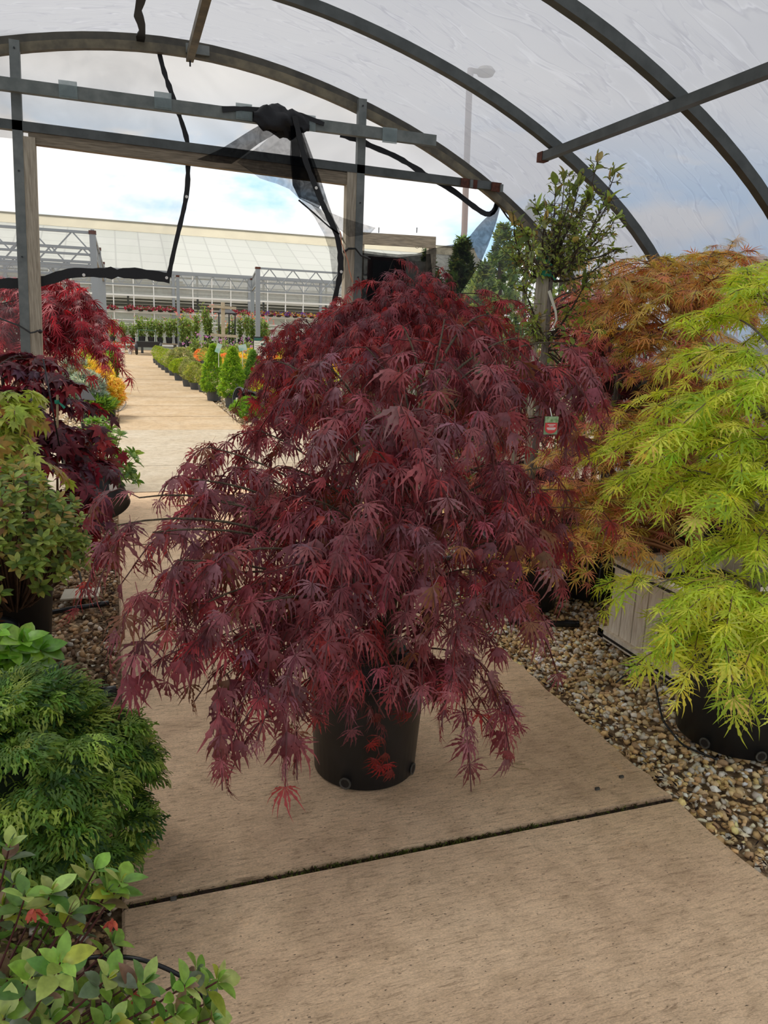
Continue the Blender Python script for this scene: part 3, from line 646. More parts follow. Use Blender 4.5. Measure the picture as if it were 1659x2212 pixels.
def lace_tree(root, trunk, limbs, tmpl, cols, wts, lsize, rs, m_='leaf_red', bark='bark_dark', twig='twig_red', node=0.042, droop=0.9, leafdown=0.55, trunk_r=(0.02, 0.012), shoots=7, shlen=(0.14, 0.30), limb_r=0.007, rise=0.22, uplift=0.15, name='foliage', skip=0.12):
    """trunk: points; limbs: (where on the trunk 0..1, target point, size factor)"""
    tp = np.array(trunk, float); k = len(tp); d = np.linspace(0, 1, k)
    if trunk_r is not None:
        g = G(); s = np.linspace(0, 1, 14); Q = np.c_[[np.interp(s, d, tp[:, j]) for j in range(3)]].T
        for _ in range(2): Q[1:-1] = (Q[:-2]+2*Q[1:-1]+Q[2:])/4
        g.tube(list(Q), list(np.linspace(trunk_r[0], trunk_r[1], 14)), 9); obj('trunk', g, M[bark], root, smooth=True)
    gb = G(); gt = G(); P = []; D = []; Nn = []; Sz = []
    for (s, tgt, f) in limbs:
        a = np.array([np.interp(s, d, tp[:, j]) for j in range(3)]); tgt = np.array(tgt, float); hv = tgt-a; hh = np.array([hv[0], hv[1], 0]); dist = np.linalg.norm(hv)
        ctrl = (a+tgt)/2+UP*(rise*dist)+rs.normal(size=3)*0.04*dist
        if tgt[2] < a[2]: ctrl = a+hv*0.45+UP*(rise*dist+0.4*(a[2]-tgt[2]))
        B = bez(a, ctrl, tgt, 12); r0 = limb_r*(0.7+0.8*dist)*min(1.3, f); gb.tube(list(B), list(np.linspace(r0, r0*0.35, 12)), 5, False)
        out = nrm(hh+1e-6); ns = max(2, int(shoots*f))
        for q in range(ns+1):
            t = rs.uniform(0.45, 1.0) if q < ns else 1.0; i = min(10, int(t*11)); p0 = B[i]*(1-(t*11-i))+B[i+1]*(t*11-i) if i < 11 else B[11]
            dv = out*0.8+rs.normal(size=3)*np.array([0.9, 0.9, 0.35]); dv[2] = abs(dv[2])*0.6+uplift*0.5; dv = nrm(dv); Ls = rs.uniform(*shlen)*(0.7+0.3*f)
            nn = max(3, int(Ls/node)); ss = np.linspace(0, 1, nn+2); C_ = p0+dv*Ls*ss[:, None]-UP*(droop*Ls*ss**2)[:, None]
            gt.tube(list(C_[::2] if len(C_) > 6 else C_), 0.0022, 3, False)
            for j in range(1, len(C_)):
                tg = nrm(C_[j]-C_[j-1]); side = nrm(np.cross(tg, UP))
                for sd in ((1, -1) if j < len(C_)-1 else (0,)):
                    if rs.rand() < skip: continue
                    dd = tg*0.7+side*sd*rs.uniform(0.5, 1.1)+rs.normal(size=3)*0.25-UP*leafdown*rs.uniform(0.5, 1.4)
                    P.append(C_[j]); D.append(dd); Nn.append(UP+side*sd*0.4+tg*0.5+rs.normal(size=3)*0.35); Sz.append(lsize*rs.uniform(0.65, 1.15)*(0.8 if j == len(C_)-1 else 1))
    if limbs:
        obj('branches', gb, M[bark], root, smooth=True); o = obj('twigs', gt, M[twig], root)
    return leaves(name, root, tmpl, P, D, Nn, Sz, cols, M[m_], rs, wts), P
def stake(root, a, b, r, m_='bamboo', name='stake', n=7):
    g = G(); g.tube([a, b], r, n); return obj(name, g, M[m_], root, smooth=True)
def tie(root, c, r, w2=0.02, m_='green_tape', name='tie_tape'):
    g = G(); g.lathe([(r, -w2/2), (r*1.08, 0), (r, w2/2)], c, 10); g.add([np.array(c)+q for q in ((r, 0, 0), (r+.03, -.01, -.025), (r+.02, -.012, -.035), (r, -.01, -.01))], [(0, 1, 2, 3)]); return obj(name, g, M[m_], root)

# --- the weeping purple maple in the middle of the path
rs = np.random.RandomState(21)
BX, BY = 0.765, 2.30
R1 = thing('weeping_maple', 'large purple laceleaf maple in black pot standing mid-path', 'tree', (BX, BY, 0))
pot(R1, (BX, BY, 0), 0.205, 0.385, holes=(math.radians(-128), math.radians(-42)), n=48, rb=0.178)
trunk = [(BX+.055, BY-.01, 0.31), (BX+.065, BY, 0.45), (BX+.085, BY+.01, 0.62), (BX+.11, BY+.02, 0.80), (BX+.12, BY+.03, 1.0), (BX+.16, BY+.04, 1.18), (BX+.2, BY+.04, 1.34)]
purple = [S(146, 80, 86), S(168, 92, 98), S(124, 70, 76), S(176, 72, 74), S(162, 112, 118), S(134, 90, 62)]
wp = [5, 5, 4, 2, 3, 1.2]
lim = [ # photo x, y, distance, where on the trunk, size
 (250,1135,2.25,.30,.9),(300,1075,2.4,.32,.9),(330,1150,2.15,.30,.9),(395,1035,2.5,.36,1),(450,965,2.7,.42,.9),(440,1080,2.35,.36,1),(520,1010,2.55,.40,1.1),(560,930,2.7,.48,1),
 (330,1280,2.05,.22,.8),(325,1370,2.0,.2,.5),(420,1400,1.95,.18,.6),(470,1470,1.9,.16,.6),(560,1440,1.88,.12,.6),(590,1540,1.86,.08,.5),(640,1570,1.86,.06,.35),(1090,1500,2.0,.08,.35),(1000,1530,1.95,.06,.4),(385,1210,2.0,.24,.9),(450,1300,1.95,.20,.9),(520,1190,2.0,.28,1),(500,1390,1.9,.16,.9),(570,1300,1.85,.18,1),(590,1120,2.2,.34,1),(640,1220,1.95,.26,1),(610,1470,1.86,.10,.6),(660,1360,1.85,.14,.9),
 (705,1400,2.0,.10,.5),(780,1430,1.92,.1,.6),(620,1010,2.4,.44,1.1),(690,930,2.4,.5,1.1),(640,850,2.6,.6,1),(600,780,2.8,.66,.9),(700,780,2.5,.68,1.1),(680,1080,2.15,.38,1),(740,1150,2.0,.34,1),(740,1270,1.9,.22,1),
 (800,1080,1.95,.44,1),(820,980,2.0,.55,1.1),(760,880,2.2,.62,1.1),(850,870,2.1,.68,1.1),(790,750,2.4,.8,1.1),(870,705,2.45,.92,1.1),(960,690,2.5,1,1.1),(1050,680,2.6,1,1),(940,780,2.25,.84,1.1),(1040,790,2.3,.84,1.1),(1120,730,2.5,.94,1),(1130,820,2.3,.8,1.1),
 (1285,810,2.5,.84,.5),(1270,760,2.6,.9,.6),(1180,800,2.45,.8,1),(1240,790,2.6,.84,.8),(1230,900,2.5,.66,.7),(940,890,2.1,.7,1.1),(1040,900,2.1,.68,1.1),(900,990,2.0,.58,1),(980,1010,2.05,.55,1.1),(1080,1000,2.15,.54,1.1),(1170,1010,2.3,.5,1),(1230,1060,2.4,.44,.8),(1270,1100,2.45,.4,.6),
 (900,1130,1.95,.42,1),(980,1120,2.0,.42,1),(1070,1110,2.1,.4,1),(1150,1140,2.2,.36,.9),(1190,1150,2.25,.34,.8),(860,1230,1.9,.3,1),(940,1230,1.95,.28,1),(1030,1230,2.0,.26,1),(1100,1270,2.1,.22,.7),(900,1340,1.9,.16,.9),(990,1340,1.95,.16,.9),(1010,1420,1.95,.1,.9),(1060,1480,2.0,.08,.4),(960,1460,1.95,.08,.7),(1130,1340,2.15,.16,.4),
 (760,1000,2.7,.5,.9),(860,950,2.75,.6,.9),(960,860,2.8,.75,.9),(1060,860,2.8,.75,.9),(860,800,2.8,.8,.9),(720,860,2.8,.6,.9)]
limbs = [(s, at(x, y, Y), f) for x, y, Y, s, f in lim if not (abs(x-825) < 85 and y > 1220)]
_, PL = lace_tree(R1, trunk, limbs, T_LACE, purple, wp, 0.102, rs, trunk_r=(0.023, 0.008), bark='bark_green', shoots=6, shlen=(0.12, 0.26), limb_r=0.0055, droop=0.95, leafdown=0.9, skip=0.33)
stake(R1, (BX+.095, BY+.02, 0.30), at(925, 800, BY), 0.008)
for z in (0.46, 0.66, 0.93): tie(R1, (BX+.085, BY+.01, z), 0.024)
# one trailing red shoot down the front of the pot
P = []; D = []; Nn = []; Sz = []; g = G(); tr = [at(x, y, 2.04) for x, y in ((822, 1520), (818, 1560), (812, 1600), (822, 1640), (838, 1665))]; g.tube(tr, 0.002, 4)
for (x, y) in ((812,1540),(870,1535),(885,1540),(800,1605),(820,1590),(812,1640),(832,1625),(838,1650),(822,1655),(845,1662)):
    P.append(at(x, y, 2.03)); D.append(np.array([rs.normal()*0.3, -0.1, -1])); Nn.append(np.array([rs.normal()*.3, -1, .2])); Sz.append(0.062)
obj('trailing_shoot', g, M['twig_red'], R1); tag(leaves('trailing_leaves', R1, T_LACE, P, D, Nn, Sz, [S(150, 44, 42), S(120, 50, 44)], M['leaf_red'], rs), 'redder young leaves hanging over the pot')
g = G(); p = at(693, 1528, 2.06); g.ribbon([p, p+[0.004, -.002, -0.015], p+[0.010, -.002, -0.03]], 0.006, (0, -1, 0)); obj('pot_tag', g, M['white'], R1)

# --- purple maples behind it
def crown(pxs, s0, s1, Y0=None):
    return [(s0+(s1-s0)*rs.rand(), at(x, y, Y), f) for x, y, Y, f in pxs]
red2 = [S(148, 72, 80), S(176, 66, 70), S(124, 64, 72), S(190, 68, 70)]
R2 = thing('weeping_maple', 'tall dark red laceleaf maple behind the mid-path maple, below the shade cloth', 'tree', (1.35, 4.2, 0))
pot(R2, (1.35, 4.2, 0), 0.2, 0.38)
L2 = [(870,600,4.0,1),(920,610,4.1,1),(960,640,4.1,.9),(1000,660,4.2,.7),(830,620,4.0,1),(790,650,4.0,1),(750,660,4.1,1),(880,650,3.8,1),(930,680,3.8,1),(820,680,3.8,1),(770,700,3.8,1),(900,700,4.4,1),(730,700,4.1,.9),(960,700,4.2,1),(1010,700,4.3,.9),(850,560,4.1,.3),(940,575,4.2,.5),(740,740,3.9,.9),(1060,670,4.3,.8),(1090,650,4.5,.5)]
lace_tree(R2, [(1.35,4.2,.32),(1.37,4.2,.8),(1.34,4.2,1.2),(1.38,4.2,1.5)], crown(L2, .7, 1), T_LACE, red2, [4,3,3,1], 0.085, rs, shoots=9, shlen=(0.16, 0.34), trunk_r=(.02, .012), node=.05)
stake(R2, (1.31, 4.2, .3), (1.31, 4.2, 1.4), .009)
R3 = thing('weeping_maple', 'red laceleaf maple in pot left of the right door post, behind the mid-path maple', 'tree', (1.5, 6.35, 0))
pot(R3, (1.42, 5.2, 0), 0.2, 0.36); R3.location = (1.42, 5.2, 0)
for ch in R3.children: ch.location = ch.location+Vector((1.5-1.42, 6.35-5.2, 0))
L3 = [(620,700,5.1,1),(660,690,5.0,1),(700,690,5.0,.9),(590,740,5.1,1),(650,740,4.9,1),(700,760,4.9,1),(580,790,5.0,1),(620,790,4.8,1),(680,800,4.8,1),(580,840,5.0,1),(640,840,4.8,1),(600,880,4.9,.8),(690,860,4.9,1),(590,905,5.0,.6),(650,895,4.9,.8),(720,720,5.1,.9),(720,650,5.1,.7)]
lace_tree(R3, [(1.42,5.2,.3),(1.42,5.2,.7),(1.38,5.2,1.1),(1.36,5.2,1.35)], crown(L3, .6, 1), T_LACE, [S(138, 62, 70), S(166, 56, 60), S(112, 56, 62), S(190, 62, 64)], [4,3,3,1.5], 0.085, rs, shoots=9, shlen=(0.16, 0.34), trunk_r=(.02, .012), node=.052)

# --- the lime green laceleaf maple at the right edge
rs = np.random.RandomState(22)
R4 = thing('laceleaf_maple', 'lime green laceleaf maple in black pot at the right photo edge', 'tree', (2.24, 2.12, 0))
pot(R4, (2.24, 2.12, 0), 0.235, 0.40, holes=(math.radians(-108), math.radians(-160)), n=48, rb=0.215)
lime = [S(214, 226, 84), S(194, 214, 74), S(226, 232, 108), S(166, 198, 76), S(236, 222, 118)]
L4 = [(1600,600,2.6,1),(1640,640,2.4,1.1),(1560,680,2.6,.9),(1650,560,2.8,.7),(1600,760,2.3,1.1),(1530,760,2.5,1),(1650,830,2.1,1.2),(1560,850,2.3,1.2),(1480,850,2.5,.9),(1440,930,2.4,1),(1500,930,2.2,1.1),(1580,950,2.1,1.2),(1650,950,2.0,1.1),(1390,960,2.5,.8),(1400,1020,2.3,1),(1470,1040,2.2,1.1),(1550,1060,2.0,1.2),(1640,1060,1.95,1.2),(1640,1160,1.9,1.2),(1590,1180,2.0,.7),(1580,1270,1.8,1.1),(1500,1310,1.9,.8),(1410,1270,1.95,.5),(1365,1265,2.0,.35),(1650,1290,1.8,1),(1540,1340,1.75,1.1),(1460,1400,1.8,.8),(1640,1380,1.75,1),(1560,1410,1.72,.7),(1500,1440,1.75,.5),(1640,1450,1.7,.5),(1600,1180,2.3,1),(1620,870,2.5,1),(1560,1000,2.5,1),(1700,700,2.3,1.2),(1720,900,2.1,1.2),(1720,1100,2.0,1.2),(1720,1300,1.9,1.2)]
limbs = [(max(.1, min(1, (1400-y)/800)), at(x, y, Y), f) for x, y, Y, f in L4]
lace_tree(R4, [(2.24,2.12,.3),(2.25,2.13,.6),(2.30,2.2,.95),(2.32,2.25,1.3),(2.36,2.3,1.55)], limbs, T_LACEW, lime, [4,4,3,2,1.2], 0.098, rs, m_='leaf_lime', bark='bark_grey', twig='twig_brown', shoots=7, shlen=(0.14, 0.30), droop=0.55, leafdown=0.25, trunk_r=(.022, .012), uplift=.4)
stake(R4, (2.13, 2.05, .3), (2.13, 2.1, 1.1), .011)

# --- orange and yellow maple, the big one on the right
rs = np.random.RandomState(23)
R5 = thing('laceleaf_maple', 'wide orange and yellow leaved maple growing in the pale wooden planter', 'tree', (2.72, 2.92, 0))
oran = [S(228, 180, 104), S(234, 204, 110), S(222, 150, 112), S(204, 194, 92), S(200, 116, 100), S(182, 176, 84)]
L5 = []
for k in range(58):
    y = rs.uniform(560, 1150); x = rs.uniform(1240+max(0, (760-y))*0.55, 1640); L5.append((x, y, rs.uniform(3.0, 4.4), rs.uniform(.8, 1.1)))
L5 += [(1300,600,4.2,.7),(1340,560,4.3,.6),(1420,560,4.0,.9),(1480,570,3.9,.9),(1540,545,3.9,.9),(1590,545,4.2,.8),(1640,570,4.2,.9),(1240,980,3.3,.7),(1230,1050,3.1,.8),(1200,1110,2.95,.8),(1260,1140,3.0,.9),(1330,1110,3.1,.9),(1180,1190,2.85,.7),(1150,1230,2.8,.6),(1250,1200,2.9,.5),(1340,1150,3.3,.8),(1120,1230,2.8,.6)]
limbs = [(max(.05, min(1, (1200-y)/600)), at(x, y, Y), f) for x, y, Y, f in L5]
lace_tree(R5, [(2.72,2.98,.36),(2.72,3.02,.7),(2.86,3.3,1.1),(3.0,3.6,1.6)], limbs, T_FINE+T_LACEW[:2], oran, [4,4,3,3,1.5,2], 0.09, rs, m_='leaf', bark='bark_orange', twig='twig_brown', shoots=13, shlen=(0.18, 0.38), droop=0.5, leafdown=0.3, trunk_r=(.035, .02), node=.055, uplift=.4, limb_r=.009)
# --- pink maple behind the crabapple
R6 = thing('laceleaf_maple', 'small salmon pink maple between the crabapple and the orange maple', 'tree', (2.62, 4.75, 0))
pot(R6, (2.62, 4.75, 0), 0.22, 0.38)
pink = [S(220, 124, 124), S(228, 142, 132), S(190, 92, 98), S(210, 148, 112)]
L6 = [(rs.uniform(1210, 1420), rs.uniform(620, 780), rs.uniform(4.4, 5.3), .9) for _ in range(14)]+[(rs.uniform(1040, 1300), rs.uniform(900, 1080), rs.uniform(4.2, 5.0), .8) for _ in range(12)]
limbs = [(max(.2, min(1, (1100-y)/450)), at(x, y, Y), f) for x, y, Y, f in L6]
lace_tree(R6, [(2.62,4.75,.3),(2.62,4.75,.8),(2.7,4.8,1.4),(2.75,4.8,1.6)], limbs, T_FINE, pink, [4,3,2,2], 0.085, rs, m_='leaf', twig='twig_red', shoots=9, shlen=(0.16, 0.34), trunk_r=(.02, .012), node=.055)
# --- dark red broadleaf maple deep in the row behind the orange one
R7 = thing('broadleaf_maple', 'shaded dark red maple deep behind the orange maple', 'tree', (3.4, 4.9, 0))
pot(R7, (3.4, 4.9, 0), 0.25, 0.4)
L7 = [(rs.uniform(1260, 1640), rs.uniform(660, 1000), rs.uniform(4.6, 5.4), 1) for _ in range(26)]
limbs = [(max(.2, min(1, (1100-y)/450)), at(x, y, Y), f) for x, y, Y, f in L7]
lace_tree(R7, [(3.4,4.9,.3),(3.4,4.9,.8),(3.5,4.9,1.4),(3.55,4.9,1.6)], limbs, T_PALM, [S(84, 40, 46), S(104, 46, 52), S(60, 60, 36)], [4,3,2], 0.085, rs, shoots=9, shlen=(0.18, 0.38), trunk_r=(.02, .012), node=.065)

# --- left side maples
rs = np.random.RandomState(24)
R8 = thing('laceleaf_maple', 'bright crimson laceleaf maple outside, behind the left door post', 'tree', (-0.95, 6.9, 0))
pot(R8, (-0.95, 6.9, 0), 0.25, 0.4)
L8 = [(10,600,6.9,1),(60,600,7.0,1),(120,600,6.8,1),(160,630,6.7,1),(190,640,6.6,.9),(215,680,6.6,.8),(100,650,6.6,1),(50,660,6.8,1),(0,660,6.8,1),(150,690,6.5,1),(190,720,6.5,.9),(215,740,6.4,.6),(100,710,6.5,1),(40,720,6.7,1),(140,740,6.5,1),(190,760,6.4,.6),(90,760,6.4,1),(30,770,6.6,1),(-40,640,6.9,1),(-40,720,6.9,1),(130,780,6.5,.7)]
lace_tree(R8, [(-.95,6.9,.3),(-.95,6.9,.9),(-1.0,6.9,1.4),(-1.0,6.9,1.6)], crown(L8, .6, 1), T_FINE+T_LACE[:2], [S(176, 44, 62), S(140, 42, 54), S(200, 58, 76), S(112, 42, 50)], [4,4,3,3], 0.12, rs, shoots=11, shlen=(0.2, 0.42), trunk_r=(.025, .014), node=.055, droop=.8)
R9 = thing('broadleaf_maple', 'dark wine red palmate maple left of the path, in front of the left door post', 'tree', (-0.62, 4.5, 0))
pot(R9, (-0.62, 4.5, 0), 0.2, 0.36)
dred = [S(138, 42, 56), S(106, 38, 50), S(104, 70, 86), S(164, 48, 52), S(82, 40, 48), S(130, 56, 40)]
L9 = [(60,770,4.6,.8),(10,790,4.5,1),(110,820,4.5,1),(60,850,4.4,1),(150,870,4.5,.9),(0,870,4.4,1),(110,920,4.3,1),(200,950,4.4,.8),(170,980,4.3,1),(60,960,4.2,1),(120,1010,4.1,1),(200,1000,4.2,.8),(0,980,4.2,1),(30,1010,4.0,1),(180,1060,4.1,.9),(130,1090,4.0,.9),(200,1110,4.1,.6),(60,1050,4.0,1),(170,1150,4.1,.8),(215,1180,4.2,.5),(130,1160,4.1,.7),(90,780,4.6,.5),(-40,850,4.4,1),(-40,950,4.4,1)]
limbs = [(max(.05, min(1, (1200-y)/420)), at(x, y, Y), f) for x, y, Y, f in L9]
lace_tree(R9, [(-.62,4.5,.3),(-.6,4.5,.7),(-.58,4.5,1.0),(-.6,4.5,1.25)], limbs, T_PALM, dred, [4,4,3,2,3,1], 0.088, rs, shoots=6, shlen=(0.12, 0.26), trunk_r=(.014, .008), node=.055, droop=.6, leafdown=.45)
stake(R9, at(124, 1090, 4.2), at(124, 853, 4.2), .006); tie(R9, at(123, 868, 4.2), .011, .02)
stake(R9, at(135, 1000, 4.1), at(93, 775, 4.1), .004, 'black', 'stake')
R10 = thing('broadleaf_maple', 'young yellow green maple at the left edge, before the wine red one', 'tree', (-0.72, 3.75, 0))
pot(R10, (-0.72, 3.75, 0), 0.14, 0.3)
L10 = [(30,860,3.7,.8),(60,850,3.7,.7),(10,920,3.65,.8),(50,940,3.6,.6),(90,1000,3.6,.5),(10,990,3.6,.6),(40,880,3.6,.7)]
limbs = [(.8, at(x, y, Y), f) for x, y, Y, f in L10]
lace_tree(R10, [(-.72,3.75,.25),(-.72,3.75,.6),(-.7,3.7,.9),(-.68,3.7,1.1)], limbs, T_PALM, [S(178, 196, 84), S(196, 206, 100), S(200, 160, 90)], [4,3,1], 0.08, rs, m_='leaf', twig='twig_brown', shoots=5, shlen=(0.10, 0.2), trunk_r=(.01, .006), node=.05)

# ------------------------------------------------------------ leafy shrubs
def whorl_bush(root, base, tips, tmpl, cols, wts, ls, rs, m_='leaf', nl=(6, 9), pairs=1, stemr=0.0035, stem='twig_brown', tiltup=0.5, name='foliage', gap=0.03):
    gs = G(); P = []; D = []; Nn = []; Sz = []; base = np.array(base, float)
    for tp in tips:
        tp = np.array(tp, float); b = base+(tp-base)*np.array([.25, .25, 0])*rs.uniform(.6, 1.2); b[2] = base[2]
        B = bez(b, (b*0.4+tp*0.6)*np.array([1, 1, 0])+UP*(b[2]+(tp[2]-b[2])*0.45), tp, 8); gs.tube(list(B), list(np.linspace(stemr*1.5, stemr*0.6, 8)), 4, False)
        ax = nrm(B[-1]-B[-3]+UP*0.02); 
        for w2 in range(pairs):
            c = tp-ax*gap*w2; k = rs.randint(*nl); a0 = rs.uniform(0, 6.28); u = nrm(np.cross(ax, [0.3, 0.9, 0.1])); v = np.cross(ax, u)
            for j in range(k):
                a = a0+6.283*j/k+rs.normal()*0.15; rad = u*math.cos(a)+v*math.sin(a); up_ = tiltup*(1.2-0.35*w2)+rs.normal()*0.18
                P.append(c+rad*0.003); D.append(rad+ax*up_); Nn.append(ax-rad*up_); Sz.append(ls*rs.uniform(.7, 1.15))
            if w2 == 0:
                for j in range(2): P.append(c); D.append(ax+rs.normal(size=3)*.35); Nn.append(u); Sz.append(ls*rs.uniform(.4, .65))
    obj('stems', gs, M[stem], root, smooth=True)
    return leaves(name, root, tmpl, P, D, Nn, Sz, cols, M[m_], rs, wts)
def dome_tips(c, r, n, rs, zmin=-0.3, fill=0.25):
    d = rs.normal(size=(n*3, 3)); d = nrm(d); d = d[d[:, 2] > zmin][:n]; k = np.where(rs.rand(len(d)) < fill, rs.uniform(.5, .85, len(d)), rs.uniform(.88, 1.06, len(d)))
    return np.array(c)+d*np.array(r)*k[:, None]
rs = np.random.RandomState(31)
# azalea
R = thing('azalea', 'rounded azalea with bronze tinged leaves in black pot, left photo edge', 'shrub', (-0.52, 3.62, 0))
pot(R, (-0.50, 3.66, 0), 0.165, 0.30)
tips = dome_tips((-0.60, 3.35, 0.61), (0.42, 0.36, 0.31), 300, rs, -0.55, .3)
whorl_bush(R, (-0.50, 3.62, 0.25), tips, T_OVAL, [S(146, 168, 76), S(176, 190, 98), S(106, 132, 64), S(190, 168, 92), S(156, 112, 74)], [4,3,4,1.2,.8], 0.047, rs, nl=(5, 9), pairs=2)
# second empty pot beside
R = thing('potted_shrub', 'black pot with rusty leaf litter at the left edge, half out of frame', 'pot', (-0.60, 3.15, 0)); pot(R, (-0.60, 3.22, 0), 0.16, 0.27)
whorl_bush(R, (-0.60, 3.22, 0.22), dome_tips((-0.62, 3.2, .3), (.12, .12, .1), 14, rs, 0), T_OVAL, [S(110, 76, 48), S(96, 110, 50)], [2, 1], .05, rs)
# hydrangea
R = thing('hydrangea', 'young hydrangea with big bright green toothed leaves, left photo edge', 'shrub', (-0.50, 2.72, 0)); pot(R, (-0.52, 2.78, 0), 0.14, 0.25)
whorl_bush(R, (-0.5, 2.75, 0.2), [at(x, y, 2.6) for x, y in ((48,1385),(20,1400),(88,1405),(5,1440),(60,1440),(-20,1370),(30,1450),(-20,1440),(78,1450))], T_ROUND, [S(140, 190, 60), S(112, 168, 56), S(160, 200, 84)], [3,3,1], 0.085, rs, m_='leaf_gloss', nl=(5, 7), pairs=2, stemr=.006, tiltup=.35, gap=.05)
# cypress
R = thing('dwarf_cypress', 'dense dark green dwarf cypress with curled sprays left of the path', 'shrub', (-0.30, 1.98, 0)); pot(R, (-0.30, 1.98, 0), 0.15, 0.22)
rs = np.random.RandomState(33); P = []; D = []; Nn = []; Sz = []; cols = []
cen = np.array([-0.36, 1.93, 0.30])
pads = []
for k in range(92):
    d = nrm(rs.normal(size=3)); d[2] = abs(d[2]) if rs.rand() < .75 else d[2]*0.6; rr = np.array([0.39, 0.36, 0.27]); kf = rs.uniform(.72, 1.0); pads.append((cen+d*rr*kf, d))
for x, y, Y in ((110,1490,1.95),(150,1500,2.0),(60,1510,1.95),(275,1560,1.95),(295,1625,1.9),(240,1600,1.9),(290,1770,1.8),(220,1700,1.75),(260,1830,1.8),(120,1700,1.65),(40,1620,1.7),(180,1620,1.75),(100,1850,1.65),(200,1850,1.68),(30,1760,1.6),(150,1780,1.62),(200,1530,2.05),(20,1520,1.9),(60,1900,1.65),(150,1910,1.7)):
    p = at(x, y, Y); pads.append((p, nrm(p-cen)))
for p, d in pads:
    out = nrm(d*np.array([1, 1, .35])+UP*0.12); side = nrm(np.cross(out, UP)); nrm_ = nrm(np.cross(side, out)); nf = 30
    for j in range(nf):
        r = rs.rand()**.6; a = rs.normal()*0.75; q = p+out*(math.cos(a)*r*0.085)+side*(math.sin(a)*r*0.085)-nrm_*(0.022*r*r)+nrm_*rs.normal()*0.012-out*0.045
        P.append(q); D.append(out*math.cos(a)*.8+side*math.sin(a)+nrm_*rs.uniform(-.5, .2)); Nn.append(nrm_*.8+out*.7+rs.normal(size=3)*.25); Sz.append(rs.uniform(.034, .056))
leaves('foliage', R, T_FAN, P, D, Nn, Sz, [S(124, 158, 60), S(166, 190, 84), S(92, 130, 54), S(56, 90, 42)], M['leaf'], rs, [4, 3, 3, 2])
g = G(); g.tube([(-.3, 1.98, .15), (-.33, 1.95, .25), (-.36, 1.93, .4)], .014, 7)
for p, d in pads[::2]: g.tube(list(bez((-.34, 1.95, .28), cen*.5+p*.5-UP*.02, p-nrm(d)*.05, 6)), .004, 4, False)
obj('branches', g, M['twig_brown'], R)
g = G(); g.lathe([(0.02, -.1), (.2, -.06), (.22, .06), (.18, .15), (.08, .2), (0, .21)], cen, 18); obj('inner_shade_core', g, mat('inner_shade_green', S(30, 46, 22), 0.9, 0, 0, 60, S(16, 26, 12), 1.0), R)  # solid core, the shade inside the crown put into its dark green
# foreground evergreen azalea
rs = np.random.RandomState(35)
R = thing('azalea', 'low azalea with red edged oval leaves in the bottom left corner', 'shrub', (-0.28, 1.30, 0)); pot(R, (-0.42, 1.32, 0), 0.14, 0.2)
tp = [(205,1880),(262,1905),(232,1925),(110,1930),(70,1975),(150,1975),(20,1830),(10,1960),(30,1910),(100,2040),(40,2060),(130,2080),(20,2110),(70,2110),(235,2110),(262,2140),(310,2125),(250,2170),(425,2100),(470,2120),(400,2130),(440,2170),(455,2200),(380,2190),(300,2200),(240,2205),(170,2150),(60,2180),(110,2200),(10,2200),(160,2020),(245,2040),(0,2030),(55,1935),(340,2210),(130,1960),(420,2215),(90,2150),(200,2200)]
tips = [at(x, y, rs.uniform(1.12, 1.34) if y > 2060 else rs.uniform(1.3, 1.5)) for x, y in tp]
whorl_bush(R, (-0.40, 1.30, 0.12), tips, T_ROUND+[T_OVAL[2]], [S(142, 180, 76), S(108, 150, 72), S(180, 198, 112), S(110, 130, 100), S(146, 120, 98), S(178, 186, 70)], [4,3,3,1.6,1,1.5], 0.047, rs, m_='leaf_gloss', nl=(4, 6), pairs=2, stemr=.0028, stem='twig_red', tiltup=.55, gap=.026)
wf = mat('withered_petal', S(190, 92, 60), 0.8, 0, 0, 60, S(150, 50, 50)); rsb = np.random.RandomState(2)
for x, y in ((70, 1965), (92, 1978), (245, 1990), (300, 2145), (325, 2165)):
    p = at(x, y, 1.25); g = G()
    for k in range(5): d = nrm(rsb.normal(size=3)); g.ribbon([p, p+d*.01, p+d*.019-UP*.004], [.006, .009, .003], rsb.normal(size=3), .0008)
    tag(obj('withered_flower', g, wf, R), 'withered orange flower remains')

# --- tipped pot with a green shrub leaning into the path
rs = np.random.RandomState(36)
def tilt_m(axis, fdir):
    """rotation taking +z to the given direction"""
    z = nrm(np.array(fdir, float)); x = nrm(np.cross([0, 0, 1.0] if abs(z[2]) < .95 else [1., 0, 0], z)); y = np.cross(z, x); return np.array([x, y, z]).T
def tipped(name, label, c, fdir, rt, h, tips, tmpl, cols, ls, rs, mpot='pot', **k):
    R = thing(name, label, 'shrub', c); M3 = tilt_m(0, fdir); c = np.array(c, float)
    c0 = c+UP*rt*0.93
    pot(R, c0, rt, h, M[mpot], tilt=M3); mouth = c0+M3 @ np.array([0, 0, h]); 
    whorl_bush(R, mouth-M3@np.array([0, 0, h*.15]), tips, tmpl, cols, None, ls, rs, **k); return R, mouth
tips = [at(x, y, rs.uniform(5.7, 6.3)) for x, y in [(rs.uniform(195, 260), rs.uniform(925, 1000)) for _ in range(20)]+[(rs.uniform(235, 295), rs.uniform(975, 1045)) for _ in range(26)]]
R, _ = tipped('shrub', 'green leaved shrub in tipped black pot beside the path, left', (-0.10, 5.75, 0), (-0.35, 0.6, 0.62), 0.17, 0.33, tips, T_OVAL, [S(112, 152, 62), S(142, 176, 84), S(84, 124, 54)], 0.075, rs, nl=(5, 8))
g = G(); p = at(246, 1053, 5.52); g.add([p+q for q in ((-.03, 0, -.025), (.03, -.005, -.015), (.028, 0, .03), (-.032, .005, .022))], [(0, 1, 2, 3)]); obj('price_label', g, M['white'], R)
